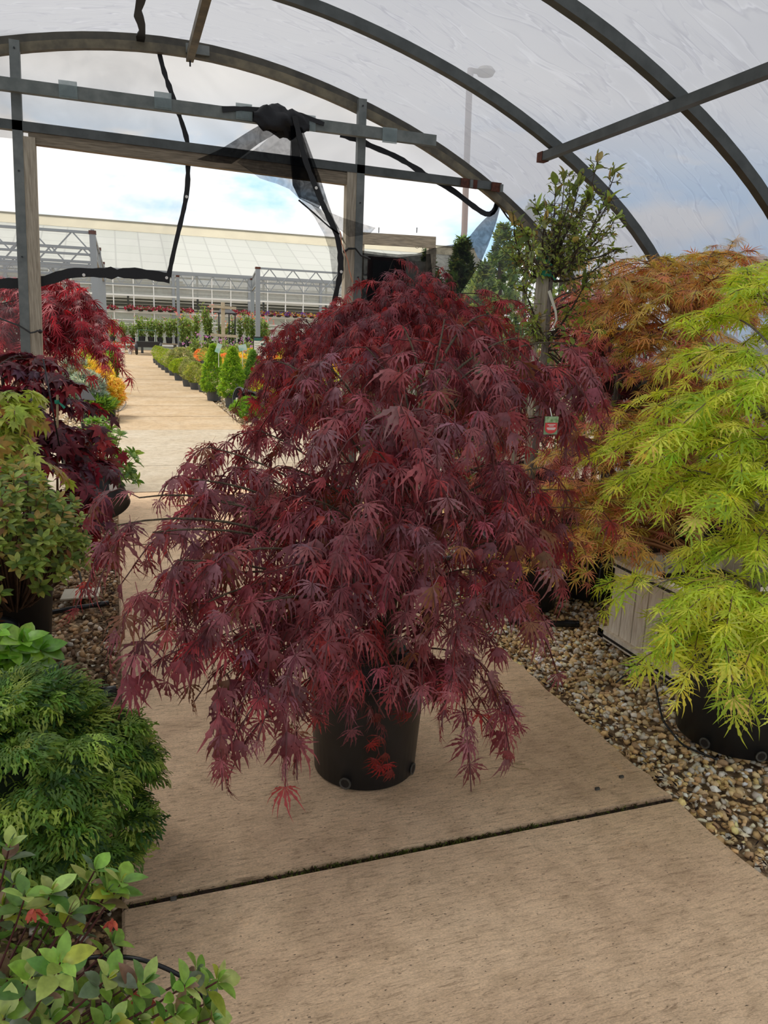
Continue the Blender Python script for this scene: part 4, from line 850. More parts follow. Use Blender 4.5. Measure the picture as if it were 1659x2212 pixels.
R = thing('shrub', 'small bright green shrub above the tipped pot, left', 'shrub', (-0.55, 7.5, 0)); pot(R, (-.42, 7.5, 0), .14, .28)
whorl_bush(R, (-.42, 7.5, .25), [at(rs.uniform(178, 240), rs.uniform(905, 955), rs.uniform(7.2, 7.6)) for _ in range(26)], T_OVAL, [S(128, 168, 60), S(96, 140, 54)], None, 0.08, rs, nl=(5, 8))

# --- crabapple with lodgepole stake
rs = np.random.RandomState(37)
R = thing('crabapple_tree', 'tall sparse crabapple tied to weathered stakes behind the maples', 'tree', (2.10, 3.66, 0))
pot(R, (2.13, 3.66, 0), 0.235, 0.40, rb=.2)
T0 = at(1145, 1190, 3.66); T1 = at(1140, 1100, 3.66); T2 = at(1158, 950, 3.66); T3 = at(1178, 740, 3.66); T4 = at(1192, 560, 3.66)
g = G(); g.tube([T0-UP*.1, T1, T2, T3, T4], [.022, .021, .019, .018, .014], 10); obj('trunk', g, M['bark_grey'], R, smooth=True)
brs = [(1140,500,3.4),(1110,480,3.5),(1330,370,3.5),(1290,350,3.7),(1200,400,3.6),(1230,430,3.4),(1330,470,3.6),(1300,500,3.3),(1250,520,3.2),(1130,620,3.3),(1150,700,3.3),(1110,560,3.6),(1270,600,3.4),(1310,560,3.7),(1180,470,3.2),(1260,460,3.9),(1220,380,3.9),(1320,430,3.3),(1190,450,3.9),(1150,540,3.0),(1280,420,3.5),(1240,490,3.7),(1215,470,3.5),(1265,545,3.6),(1160,450,3.5),(1330,540,3.5),(1250,400,3.5)]
gb = G(); P = []; D = []; Nn = []; Sz = []; bud = G()
for x, y, Y in brs:
    e = at(x, y, Y); a = T4*0.75+T3*0.25 if y < 600 else T3; a = T4-UP*rs.uniform(0, .12) if y < 560 else a
    B = bez(a, (a+e)/2+np.array([(e-a)[0]*.15, (e-a)[1]*.1, -0.05])+rs.normal(size=3)*.03, e, 14); gb.tube(list(B), list(np.linspace(.008, .002, 14)), 5, False)
    for i in range(3, 14):
        for q in range(5):
            d = nrm(rs.normal(size=3)+nrm(e-a)*.5); l = rs.uniform(.02, .09); gb.tube([B[i], B[i]+d*l], .0014, 3, False)
            for z in range(2): P.append(B[i]+d*l*rs.uniform(.5, 1)); D.append(d+rs.normal(size=3)*.5); Nn.append(UP+rs.normal(size=3)*.6); Sz.append(rs.uniform(.016, .034))
    for q in range(5): P.append(e-nrm(e-a)*rs.uniform(0, .06)); D.append(nrm(e-a)+rs.normal(size=3)*.6+UP*.3); Nn.append(UP+rs.normal(size=3)*.5); Sz.append(rs.uniform(.05, .085))
for k in range(60):   # lower side shoots with larger leaves along the trunk
    x, y = rs.uniform(1190, 1330), rs.uniform(700, 960); P.append(at(x, y, rs.uniform(3.4, 4.0))); D.append(rs.normal(size=3)+UP*.3); Nn.append(UP+rs.normal(size=3)*.5); Sz.append(rs.uniform(.05, .08))
for x, y in ((1230,720),(1260,760),(1290,800),(1250,850),(1280,900),(1220,800),(1300,930)):
    e = at(x, y, 3.7); a = T3-UP*.05; gb.tube(list(bez(a, (a+e)/2+UP*.1, e, 8)), list(np.linspace(.006, .002, 8)), 4, False)
    for q in range(22): P.append(e+rs.normal(size=3)*.09); D.append(rs.normal(size=3)+UP*.3); Nn.append(UP+rs.normal(size=3)*.5); Sz.append(rs.uniform(.04, .075))
obj('branches', gb, M['bark_dark'], R)
leaves('foliage', R, T_OVAL, P, D, Nn, Sz, [S(138, 154, 80), S(118, 134, 72), S(164, 188, 84), S(160, 140, 88)], M['leaf'], rs, [4,4,2.5,1.5])
for a, b, r_ in (((1167, 740), (1180, 555), .022), ((1152, 740), (1170, 565), .018), ((1131, 1120), (1156, 740), .017), ((1105, 1060), (1120, 880), .014)): stake(R, at(*a, 3.6), at(*b, 3.6), r_, 'wood', 'lodgepole_stake', 9)
for x, y in ((1171, 560), (1178, 590)): tie(R, at(x, y, 3.58), .03, .035)
g = G(); g.ribbon([at(x, y, 3.5) for x, y in ((1186, 628), (1193, 650), (1200, 672), (1202, 690), (1196, 705))], [.02, .018, .014, .012, .006], (0.2, -1, .1), .002); obj('ribbon_tag', g, M['ribbon'], R)
# plant label
g = G(); p = at(1190, 919, 2.12); g.box(p-[.034, .001, .040], p+[.034, .001, .040]); Rl = tag(obj('plant_tag', g, mat('tag_green', S(120, 150, 110), 0.3), loc=p), 'plastic picture tag with red panel hanging among the maple leaves', 'tag')
g = G(); n = 12; V = [(p[0]-.031, p[1]-.003, p[2]+.012), (p[0]+.031, p[1]-.003, p[2]+.012)]+[(p[0]+.031*math.cos(-math.pi*j/n), p[1]-.003, p[2]-.012+.024*math.sin(-math.pi*j/n)) for j in range(n+1)]
g.add(V, [tuple([0]+list(range(len(V)-1, 0, -1)))]); obj('red_panel', g, mat('tag_red', S(206, 62, 58), 0.35), Rl)
g = G()
for z, w2 in ((.004, .020), (-.002, .012), (-.010, .022), (-.014, .022), (-.018, .018)): g.box(p+[-w2, -.005, z-.0012], p+[w2, -.004, z+.0012])
obj('small_print', g, M['white'], Rl)
g = G(); g.box(p+[-.033, -.0045, .013], p+[.033, -.0035, .039]); obj('picture', g, mat('tag_picture', S(170, 190, 150), 0.4, 0, 0, 60, S(96, 130, 70)), Rl)
g = G(); g.tube([p+[0, 0, .04], p+[0.0, .02, .075]], .002, 5); obj('tag_loop', g, M['white'], Rl); Rl.scale = (.72,)*3

# ------------------------------------------------------------ planters and small things on the gravel
def planter(root, x0, x1, y0, y1, h, m_, name='planter_box', trim='planter'):
    o = None; th = 0.022; n = max(3, round((y1-y0)/0.10)); nx = max(3, round((x1-x0)/0.10))
    def side(a, b, nb, nm):
        g = G(); a = np.array(a); b = np.array(b); d = (b-a)/nb
        for k in range(nb): g.bar(a+d*(k+.5)+UP*0.04, a+d*(k+.5)+UP*(h-.04), np.linalg.norm(d)-0.009, th, up=nrm(np.cross(d, UP)))
        return obj(nm, g, M[m_], root)
    side((x0+.02, y1-.02, 0), (x0+.02, y0+.02, 0), n, 'side_boards'); side((x1-.02, y1-.02, 0), (x1-.02, y0+.02, 0), n, 'side_boards')
    side((x0+.02, y0+.02, 0), (x1-.02, y0+.02, 0), nx, 'side_boards'); side((x0+.02, y1-.02, 0), (x1-.02, y1-.02, 0), nx, 'side_boards')
    for z, nm, e in ((h-.02, 'top_rim', .012), (.025, 'base_rim', .02)):
        g = G(); w2 = .045
        g.bar((x0-e, y0-e+w2/2, z), (x1+e, y0-e+w2/2, z), w2, .045); g.bar((x0-e, y1+e-w2/2, z), (x1+e, y1+e-w2/2, z), w2, .045)
        g.bar((x0-e+w2/2, y0-e, z), (x0-e+w2/2, y1+e, z), w2, .044); g.bar((x1+e-w2/2, y0-e, z), (x1+e-w2/2, y1+e, z), w2, .044); obj(nm, g, M[m_], root)
        g = G(); q = .002
        g.bar((x0-e-q, y0-e, z-.004), (x0-e-q, y1+e, z-.004), .004, .012); g.bar((x0-e, y0-e-q, z-.004), (x1+e, y0-e-q, z-.004), .004, .012); obj('black_strap', g, M['black'], root)
    g = G(); g.box((x0+.03, y0+.03, .03), (x1-.03, y1-.03, h-.10)); obj('soil', g, M['soil_dark'], root)
planter(R5, 2.31, 3.02, 2.50, 3.10, 0.43, 'planter')
g = G(); p = np.array([2.316, 2.66, 0.13]); M3 = np.array([[0, 1, 0], [0, 0, 1], [1, 0, 0.]]).T; g.disk(p, .03, M3, 14, 1.6); obj('knot_hole', g, M['hole'], R5)
Rp = thing('wooden_planter', 'brown plank planter box behind the mid-path maple, nearer one', 'planter', (2.45, 4.95, 0)); planter(Rp, 2.45, 3.15, 5.0, 5.5, .5, 'planter_old')
Rp = thing('wooden_planter', 'pale plank planter outside, just right of the right door post', 'planter', (2.2, 5.84, 0)); planter(Rp, 1.93, 2.42, 5.45, 5.83, .42, 'planter')
Rp = thing('potted_sapling', 'slim black pot with yellow price label and staked sapling beside the pipe', 'plant', (2.32, 4.66, 0)); pot(Rp, (2.34, 4.66, 0), .155, .30)
g = G(); p = at(1005, 1150, 4.52); g.box(p-[.02, .001, .028], p+[.02, .001, .028]); obj('price_label', g, mat('yellow_label', S(232, 222, 70), .5), Rp)
stake(Rp, (2.36, 4.66, .25), (2.34, 4.64, 1.05), .012, 'wood'); stake(Rp, (2.33, 4.7, .25), at(1100, 960, 4.7), .01)
rs = np.random.RandomState(41)
whorl_bush(Rp, (2.34, 4.66, .25), [at(rs.uniform(990, 1090), rs.uniform(960, 1120), rs.uniform(4.5, 4.9)) for _ in range(16)], T_OVAL, [S(150, 176, 70), S(180, 84, 84)], [3, 1], .07, rs)
Rp = thing('potted_tree', 'large black pot deep in shade behind the pale planter', 'pot', (3.25, 3.5, 0)); pot(Rp, (3.25, 3.55, 0), .3, .42)
stake(Rp, (3.25, 3.55, .3), (3.3, 3.6, 1.5), .015, 'bark_dark', 'trunk')
for x, y in ((2.65, 3.75), (3.9, 3.9)):
    Rp = thing('potted_tree', 'black nursery pot with bare stem under the orange maple' + (', left one' if x < 3 else ', right one'), 'pot', (x, y, 0)); pot(Rp, (x, y, 0), .25, .40); stake(Rp, (x, y, .3), (x+.05, y, 1.3), .012, 'bark_dark', 'trunk')

def pipe(label, pts, r, z=None):
    P = [np.array(p, float)+UP*(r-0.012) for p in pts]; R_ = thing('irrigation_pipe', label, 'pipe', P[0], 'black irrigation pipes'); g = G(); g.tube(P, r, 12); obj('pipe', g, M['pipe'], R_, smooth=True)
    a, b = P[0], P[-1]; d = nrm(b-a); g = G(); g.tube([b-d*.07, b+d*.004], r*1.12, 12); obj('end_sleeve', g, M['pipe'], R_, smooth=True); return R_
pipe('black pipe running from the crabapple pot to the pale planter', [(1.93, 3.42, 0), (2.1, 3.32, 0), (2.27, 3.27, 0)], .017)
pipe('short black pipe lying in front of the longer one', [(1.95, 3.36, 0), (2.06, 3.31, 0)], .014)
pipe('black pipe in front of the slim pot with yellow label', [(1.99, 4.56, 0), (2.28, 4.42, 0)], .02)
pipe('thin black pipe left of the path below the cream plate', [gp(100, 1325), gp(170, 1313), gp(233, 1303)], .013)
pipe('thick black pipe reaching the path edge above the cypress', [(-.55, 3.02, 0), (-.3, 3.05, 0), (-.075, 3.07, 0)], .021)
pipe('black pipe end in the bottom left corner under the azalea', [gp(60, 2170), gp(120, 2160), gp(192, 2142)], .016)
def loop(label, pts, r=.0045, nm='drip_tube'):
    g = G(); P = np.array([np.array(p, float) for p in pts]); d = np.linspace(0, 1, len(P)); s = np.linspace(0, 1, 40); Q = np.c_[[np.interp(s, d, P[:, k]) for k in range(3)]].T
    for _ in range(10): Q[1:-1] = (Q[:-2]+2*Q[1:-1]+Q[2:])/4
    g.tube(list(Q), r, 7); tag(obj(nm, g, M['pipe'], smooth=True, loc=P[0]), label, 'tube', 'thin drip tubes')
loop('thin black drip tube arching over the path corner, bottom left', [at(110, 2090, 1.42), at(170, 2070, 1.42), at(245, 2064, 1.40), at(310, 2072, 1.36), at(370, 2096, 1.33), at(420, 2125, 1.30), at(445, 2160, 1.26)])
loop('thin black drip tube bent into the pale planter corner', [(2.27, 3.06, .12), (2.25, 3.1, .25), (2.26, 3.12, .38), (2.30, 3.1, .455), (2.4, 3.05, .45), (2.42, 3.0, .38)], .004)
loop('thin black drip tube curling on gravel before the pale planter', [gp(1330, 1480)+UP*.012, gp(1350, 1470)+UP*.03, gp(1380, 1465)+UP*.012, gp(1420, 1462)+UP*.01, gp(1470, 1500)+UP*.01], .004)
loop('thin black drip tube hooking round the lime maple pot', [(1.99, 2.3, .15), (1.96, 2.2, .05), (1.96, 2.08, .01), (2.02, 1.96, .01)], .004)
loop('thin wire loop over the path edge by the gold shrubs', [gp(250, 880)+UP*.1, gp(268, 872)+UP*.12, gp(274, 878)+UP*.06, gp(262, 888)+UP*.01, gp(245, 890)], .008)
R = thing('sign_plate', 'cream plate of a fallen plant sign lying on the left gravel', 'sign', gp(172, 1286)); g = G()
q = [gp(130, 1299), gp(213, 1292), gp(218, 1272), gp(140, 1277)]; g.add([p+UP*.012 for p in q]+[p+UP*.004 for p in q], [(0,1,2,3), (7,6,5,4), (0,4,5,1), (1,5,6,2), (2,6,7,3), (3,7,4,0)]); obj('plate', g, M['cream'], R)
g = G(); g.tube([gp(175, 1286)+UP*.016, at(178, 1262, 4.35), at(163, 1205, 4.38)], .006, 6); obj('stake', g, M['steel'], R)
# fallen bits
rs = np.random.RandomState(43)
bits = [(865, 1702, 'pale stone chip on the path right of the black pot'), (345, 1870, 'small white stone chip in the near path joint')]
for k, (x, y) in enumerate(((1342, 1680), (375, 1944), (1290, 1706))):
    g = G(); p = gp(x, y)+UP*.004; g.box(p-[.008, .004, .004], p+[.008, .004, .004]); tag(obj('stone_chip', g, M['scuff'], loc=p), ['tiny dark chip on the path right of the black pot', 'tiny white chip at the left end of the near joint', 'tiny chip beside the path edge, right side'][k], 'stone')
g = G()
for k in range(2): 
    a = gp(1080+k*8, 1640+k*10)+UP*.003; g.tube([a, a+[.03, -.04, 0], a+[.07, -.06, 0]], .0012, 4)
tag(obj('dry_stalk', g, M['bamboo'], loc=gp(1080, 1640)), 'dry straw stalks lying on the path right of the pot', 'straw', kind='stuff')

# ------------------------------------------------------------ outside, right of the doorway
R = thing('shed', 'weathered timber framed shed with rust red boards behind the shade cloth', 'shed', (3.1, 9.2, 0))
g = G(); g.bar(at(770, 514, 9), at(940, 524, 9), .05, .13); obj('roof_beam', g, M['wood_x'], R)
for px, py in ((776, 560), (932, 560)): 
    a = at(px, py-20, 9.05); g = G(); g.bar((a[0], 9.05, 0), (a[0], 9.05, 2.5), .1, .08); obj('corner_post', g, M['wood'], R)
red = mat('rust_red_boards', S(96, 52, 44), .8, 0, 0, 20, S(60, 34, 32), .3, (.6, 6, 6)); a = at(797, 540, 9.12); b = at(877, 545, 9.12)
g = G(); g.box((a[0], 9.12, 0), (b[0], 9.16, 2.36)); obj('board_wall', g, red, R)
g = G(); g.box((a[0]+.05, 9.10, 1.9), (a[0]+.32, 9.12, 2.32)); obj('dark_opening', g, M['black'], R)
c = at(922, 545, 9.12); g = G(); g.box((b[0]+.002, 9.11, 0), (c[0], 9.14, 2.34)); obj('white_panel', g, M['white'], R)
g = G(); g.lathe([(.022, -.003), (.026, 0), (.022, .003)], at(901, 532, 9.05), 12, np.array([[1, 0, 0], [0, 0, -1], [0, 1, 0.]])); obj('hook_ring', g, M['black'], R)
for px in (818, 900): 
    p = at(px, 503, 9); g = G(); g.tube([p, p+UP*.06], .006, 5); obj('screw', g, M['black'], R)
R = thing('lamp_pole', 'tall slim car park lamp pole seen through the roof film', 'lamp pole', (8.6, 20, 0))
g = G(); g.tube([(8.62, 20, 0), at(1003, 500, 20), at(1014, 180, 20), at(1017, 148, 20)], .085, 10); obj('pole', g, mat('pole_paint', S(150, 136, 132), .6), R, smooth=True)
g = G(); p = at(1017, 152, 20); g.bar(p+[-.05, 0, 0], p+[.3, 0, 0], .1, .1); g.lathe([(0, -.09), (.2, -.1), (.26, 0), (.18, .09), (0, .12)], p+[.42, 0, 0.03], 14); obj('lamp_head', g, mat('lamp_head', S(150, 144, 130), .6), R)

def conifer(root, c, r, h, rs, cols, m_='leaf', tmpl=None, n=900, ls=.12, shape='cone', zb=.0, trunk=True):
    tmpl = tmpl or T_TUFT; P = []; D = []; Nn = []; Sz = []
    for k in range(n):
        z = rs.rand()**(1.1 if shape == 'cone' else 1)
        if shape == 'cone': rr = r*(1-z)**.7*(0.5+0.5*min(1, z*6+.3))
        elif shape == 'ball': rr = r*math.sin(math.pi*min(.98, max(.02, z)))**.55
        else: rr = r*(1-z**3)*(.8+.2*math.sin(z*25))
        a = rs.uniform(0, 6.283); kk = rs.uniform(.72, 1.04)*(1+.09*math.sin(3*a+z*9)+.06*math.sin(7*a-z*17)); o = np.array([math.cos(a), math.sin(a), 0])
        P.append(c+o*rr*kk+UP*(zb+z*h)); D.append(o*.9+UP*(.4+z*.8)+rs.normal(size=3)*.35); Nn.append(UP+o*.5+rs.normal(size=3)*.4); Sz.append(ls*rs.uniform(.6, 1.2))
    if trunk: g = G(); g.tube([c+UP*0, c+UP*(zb+h*.85)], .02 if h < 1.6 else .05, 6); obj('trunk', g, M['bark_dark'], root)
    return leaves('foliage', root, tmpl, P, D, Nn, Sz, cols, M[m_], rs)
rs = np.random.RandomState(51)
dk = [S(78, 108, 52), S(106, 136, 64), S(56, 82, 42), S(136, 154, 78)]
for k, (x, ytop, Y, r, lab) in enumerate(((1000, 520, 10, .55, 'dark green conifer behind the sheer cloth, below the lamp pole'), (925, 545, 11, .5, 'small dark conifer directly beside the shed'), (1088, 488, 11, .62, 'tall conifer left of the crabapple'), (1148, 448, 12.5, .8, 'tallest conifer, partly behind the crabapple crown'), (1225, 470, 13, .8, 'conifer hidden behind the right of the crabapple crown'), (1045, 575, 9, .5, 'low green conifer in front of the taller pair'))):
    tp_ = at(x, ytop, Y); R = thing('conifer', lab, 'tree', (tp_[0], Y, 0), 'dark conifers outside the tunnel'); conifer(R, np.array([tp_[0], Y, 0]), r, tp_[2], rs, dk, tmpl=T_PALM+T_FAN[:1], n=1500, ls=.11, shape='col' if k % 2 else 'cone')
hedge_labels = ['dense dark shrub behind the crabapple trunk', 'dense dark shrub behind the pink maple', 'dense dark shrub behind the orange maple', 'dense dark shrub at the far right behind the maples', 'dense dark shrub between the shed and the maples']
for k, (x, Y, r, h) in enumerate(((3.75, 7.9, .75, 1.45), (5.2, 7.9, .75, 1.6), (6.7, 8.0, .8, 1.7), (8.2, 8.0, .8, 1.7), (2.9, 8.0, .6, 1.1))):
    R = thing('evergreen_shrub', hedge_labels[k], 'shrub', (x, Y, 0), 'dark shrubs outside the tunnel'); conifer(R, np.array([x, Y, 0.]), r, h, rs, [S(70, 90, 46), S(50, 66, 36), S(96, 84, 50)], tmpl=T_OVAL, n=1300, ls=.10, shape='ball')

# ------------------------------------------------------------ the outdoor nursery beds
rs = np.random.RandomState(61)
def small_pot(root, c, r, h, m_='pot_grey'):
    g = G(); g.lathe([(0, 0), (r*.82, 0), (r*.97, h*.88), (r, h*.9), (r, h), (r*.92, h), (r*.9, h*.9), (0, h*.88)], c, 18); obj('pot', g, M[m_], root, smooth=False)
def far_plant(px, yb, yt, wpx, kind, cols, label, group=None, name='potted_shrub', potf=.22, n=520):
    g_ = gp(px, yb); Y = g_[1]; top = at(px, yt, Y)[2]; r = wpx/2/F*Y*1.22; c = np.array([g_[0], Y+r, 0.]); R = thing(name, label, 'shrub', c, group)
    h = top; ph = max(.16, h*potf); small_pot(R, c, max(.14, r*.55), ph)
    conifer(R, c, r, h-ph*.85, rs, cols, tmpl=T_TUFT, n=int(n*1.3), ls=max(.045, r*.22), shape=kind, zb=ph*.75, trunk=False); return R
cg = [S(136, 176, 54), S(166, 200, 66), S(106, 148, 48)]; bg_ = [S(160, 172, 80), S(182, 190, 96), S(132, 146, 68)]; gyb = [S(160, 168, 110), S(178, 182, 124), S(130, 140, 88)]; yel = [S(232, 206, 62), S(240, 218, 84), S(212, 188, 58)]; yg = [S(204, 216, 74), S(220, 228, 90)]; org = [S(236, 146, 84), S(240, 170, 100)]
far_plant(466, 868, 745, 50, 'cone', cg, 'cone shaped bright green conifer nearest the gap in the row', 'cone conifers beside the outdoor path', 'cone_conifer', n=1100)
far_plant(508, 882, 752, 56, 'cone', cg, 'second cone conifer, right of the slimmer one', 'cone conifers beside the outdoor path', 'cone_conifer', n=1100)
far_plant(552, 880, 758, 50, 'cone', [S(96, 140, 60), S(120, 160, 70)], 'third cone conifer partly behind the red maple', 'cone conifers beside the outdoor path', 'cone_conifer', n=900)
far_plant(389, 823, 776, 32, 'ball', [S(142, 168, 48), S(168, 190, 60)], 'small yellow green mound with a second tuft, nearest the path edge', None, 'potted_shrub', .35)
far_plant(425, 843, 783, 34, 'ball', bg_, 'round boxwood left of the first cone conifer', 'round shrubs beside the outdoor path')
far_plant(443, 848, 795, 26, 'ball', bg_, 'small boxwood squeezed against the first cone conifer', 'round shrubs beside the outdoor path')
far_plant(408, 836, 776, 28, 'ball', gyb, 'grey green round shrub behind the boxwood', 'round shrubs beside the outdoor path')
far_plant(392, 812, 753, 46, 'ball', gyb, 'largest round grey green globe in the row', 'round shrubs beside the outdoor path')
for px, yb, yt, w_ in ((376, 812, 768, 22), (366, 806, 755, 24), (357, 800, 752, 22), (350, 795, 749, 20), (344, 789, 748, 18), (339, 785, 747, 16)):
    far_plant(px, yb, yt, w_, 'ball', [S(142, 164, 58), S(164, 182, 72)], 'small dark green globe in the far part of the row', 'small globes at the far end of the row', n=260)
far_plant(400, 816, 772, 26, 'ball', bg_, 'little boxwood in front of the largest globe', 'round shrubs beside the outdoor path')
# mounds farther right, by colour
mcol = [(yel, 'golden'), (yg, 'chartreuse'), (org, 'orange'), (cg, 'green'), (bg_, 'olive')]
protos = []
for cols, nm in mcol:
    R = thing('potted_shrub', nm+' mound shrub in the crowded bed right of the outdoor path', 'shrub', (0, 0, 0), nm+' mounds in the right bed')
    small_pot(R, (0, 0, 0), .17, .26); conifer(R, np.zeros(3), .30, .40, rs, cols, tmpl=T_TUFT, n=330, ls=.055, shape='ball', zb=.2, trunk=False); protos.append([R, False])
def put_mound(k, loc, sc):
    p, used = protos[k]
    if not used: p.location = loc; p.scale = (sc,)*3; protos[k][1] = True; return p
    return copy_tree(p, loc, None, rs.uniform(0, 6), sc)
for Y in np.arange(17.2, 34, 1.15):
    for x in np.arange(2.75 if Y > 19 else 3.0, 2.9+Y*.19, .78):
        band = int((Y-17)/2.4)
        k = [1, 0, 2, 4, 0, 3, 4, 3][band % 8] if rs.rand() < .75 else rs.randint(5)
        put_mound(k, (x+rs.normal()*.08, Y+rs.normal()*.1, 0), rs.uniform(.85, 1.25))
# tall perennials with blooms behind the mounds
def stalk_plant(label, group, x, Y, h, r, cols, bloom, nb, nstalk=7, n=150, name='flowering_plant', ls=.09, potm='pot'):
    R = thing(name, label, 'plant', (x, Y, 0), group); small_pot(R, (x, Y, 0), .14, .25, potm); P = []; D = []; Nn = []; Sz = []; g = G()
    for k in range(nstalk):
        a = rs.uniform(0, 6.28); q = np.array([x+math.cos(a)*r*rs.rand(), Y+math.sin(a)*r*rs.rand(), h*rs.uniform(.75, 1)]); b = np.array([x, Y, .2]); g.tube([b, (b+q)/2+[math.cos(a)*.03, 0, 0], q], .008, 4, False)
        for j in range(n//nstalk): t = rs.uniform(.15, 1); P.append(b+(q-b)*t+rs.normal(size=3)*.05); D.append(rs.normal(size=3)+UP*.3); Nn.append(UP+rs.normal(size=3)*.5); Sz.append(ls*rs.uniform(.6, 1.2))
    obj('stalks', g, M['twig_brown'], R); leaves('foliage', R, T_OVAL, P, D, Nn, Sz, cols, M['leaf'], rs)
    if nb:
        P = [np.array([x, Y-.05, 0])+np.array([rs.normal()*r*.8, rs.normal()*r*.5, h*rs.uniform(.6, 1.05)]) for _ in range(nb)]; P = [p for p in P for _ in range(5)]
        leaves('blossoms', R, T_ROUND, np.array(P)+rs.normal(size=(len(P), 3))*.02, rs.normal(size=(len(P), 3)), rs.normal(size=(len(P), 3)), np.full(len(P), .06), bloom, M['leaf'], rs)
    return R
gr = [S(126, 154, 74), S(150, 174, 90), S(98, 126, 60)]
p1 = stalk_plant('leafy green perennial with mauve blooms in the far right bed', 'mauve flowering perennials', 3.6, 25.5, .95, .42, gr, [S(190, 120, 200), S(210, 150, 214)], 7, n=300, ls=.12)
for k in range(13): copy_tree(p1, (2.6+k*.55, 28.5+rs.uniform(-1, 1.5), .05), None, rs.uniform(0, 6), rs.uniform(.85, 1.15))
p2 = stalk_plant('staked climbing vine with pink flowers on the far bench', 'staked vines on the far bench', 2.6, 33.0, 1.5, .32, gr, [S(226, 150, 130), S(230, 120, 120)], 6, n=420, ls=.12)
for k in range(12): copy_tree(p2, (2.75+k*.3+rs.normal()*.05, 33+rs.uniform(-.3, .6), .55+.25*math.sin(k)), None, rs.uniform(0, 6), rs.uniform(.8, 1.05))
p2.location = (2.45, 33, .45)
p3 = stalk_plant('green climbing plant on the low bench at the path end', 'climbers on the low bench', .0, 40.0, 1.05, .32, gr, [S(226, 170, 190)], 2, n=380, ls=.13)
p3.location = (-.3, 39.4, .5)
for k in range(9): copy_tree(p3, (.2+k*.42, 39.4, .5), None, rs.uniform(0, 6), rs.uniform(.85, 1.2))
def bench(label, x0, x1, Y, z, m_='frame_dark'):
    R = thing('display_bench', label, 'bench', ((x0+x1)/2, Y, 0)); g = G(); g.box((x0, Y-.45, z-.06), (x1, Y+.45, z)); obj('bench_top', g, M['wood_x'], R)
    n = max(2, int((x1-x0)/1.4))
    for k in range(n+1):
        x = x0+.08+(x1-x0-.16)*k/n; g = G(); g.box((x-.05, Y-.4, 0), (x+.05, Y+.4, z-.06)); obj('leg', g, M[m_], R)
bench('low dark plant bench across the far end of the path', -.6, 4.2, 39.4, .5)
bench('raised bench under the staked vines', 2.2, 6.6, 33.1, .45)
# gold and blue shrubs left of the outdoor path
rs = np.random.RandomState(63)
def spray_shrub(label, px, yb, yt, wpx, cols, group=None, n=700, tm=None, ls=.09):
    g_ = gp(px, yb); Y = g_[1]; r = wpx/2/F*Y; c = np.array([g_[0], Y+r*.6, 0.]); top = at(px, yt, Y)[2]; R = thing('conifer_shrub', label, 'shrub', c, group); small_pot(R, c, r*.5, .26, 'pot')
    conifer(R, c, r, top-.15, rs, cols, tmpl=tm or T_FAN, n=n, ls=ls, shape='ball', zb=.15, trunk=False)
gold = [S(232, 204, 70), S(214, 204, 72), S(238, 186, 80)]; blue = [S(160, 180, 168), S(178, 194, 182), S(134, 154, 140)]
spray_shrub('golden false cypress with orange tips overhanging the path', 236, 902, 822, 60, gold)
spray_shrub('blue grey spruce beside the golden cypress', 190, 908, 812, 66, blue, tm=T_TUFT, ls=.11)
spray_shrub('golden shrub behind the blue spruce', 205, 880, 786, 76, gold)
spray_shrub('second blue grey spruce, farther left', 165, 880, 778, 60, blue, tm=T_TUFT, ls=.11)
spray_shrub('yellow green shrub at the left, farther up the path', 200, 850, 757, 70, [S(190, 200, 60), S(160, 176, 54)])
spray_shrub('bright green leafy shrub at the path edge, left side', 238, 832, 765, 30, [S(120, 170, 50), S(96, 146, 48)], tm=T_OVAL, ls=.13)
spray_shrub('dark green fern like shrub below the spruce', 215, 912, 868, 56, [S(92, 128, 50), S(120, 150, 54)], tm=T_NARROW, n=500, ls=.14)
spray_shrub('pale leafy shrub beyond the bright green one', 225, 815, 762, 26, [S(150, 180, 110), S(120, 160, 70)], tm=T_OVAL, ls=.12)
R = thing('sign_board', 'black tilted plant sign on a stake, left of the path outside', 'sign', at(180, 845, 9.4))
q = [at(152, 826, 9.6), at(181, 828, 9.6), at(207, 864, 9.3), at(172, 862, 9.3)]; g = G(); g.add([p for p in q]+[p+[0, .02, -.01] for p in q], [(0,1,2,3), (7,6,5,4), (0,4,5,1), (1,5,6,2), (2,6,7,3), (3,7,4,0)]); obj('board', g, M['black'], R)
g = G(); p = at(176, 860, 9.4); g.tube([p, (p[0], p[1], 0)], .02, 6); obj('stake', g, M['black'], R)
# tipped pot with bright green conifer, right
rs = np.random.RandomState(64)
c = np.array([1.98, 12.9, 0]); R = thing('cone_conifer', 'bright green conifer in a tipped grey pot lying on the gravel', 'shrub', c); M3 = tilt_m(0, (-.35, -.9, .12)); c0 = c+np.array([.15, .25, .2])
g = G(); g.lathe([(0, 0), (.15, 0), (.19, .3), (.20, .31), (.20, .34), (.18, .34)], c0, 20, M3); obj('pot', g, M['pot_grey'], R); conifer(R, np.array([1.98, 12.45, 0.]), .30, .36, rs, [S(128, 172, 48), S(104, 150, 44)], n=700, ls=.05, shape='ball', trunk=False)
R = thing('potted_shrub', 'grey pot on its side above the tipped conifer', 'shrub', (2.15, 13.7, 0)); g = G(); g.lathe([(0, 0), (.14, 0), (.18, .36), (.19, .37), (.19, .40), (.17, .40)], np.array([2.30, 13.7, .20]), 20, tilt_m(0, (-.9, -.35, .15))); obj('pot', g, M['pot_grey'], R)
g = G(); p = at(513, 864, 13.4); g.box(p-[.03, .002, .04], p+[.03, .002, .04]); obj('price_label', g, M['white'], R)
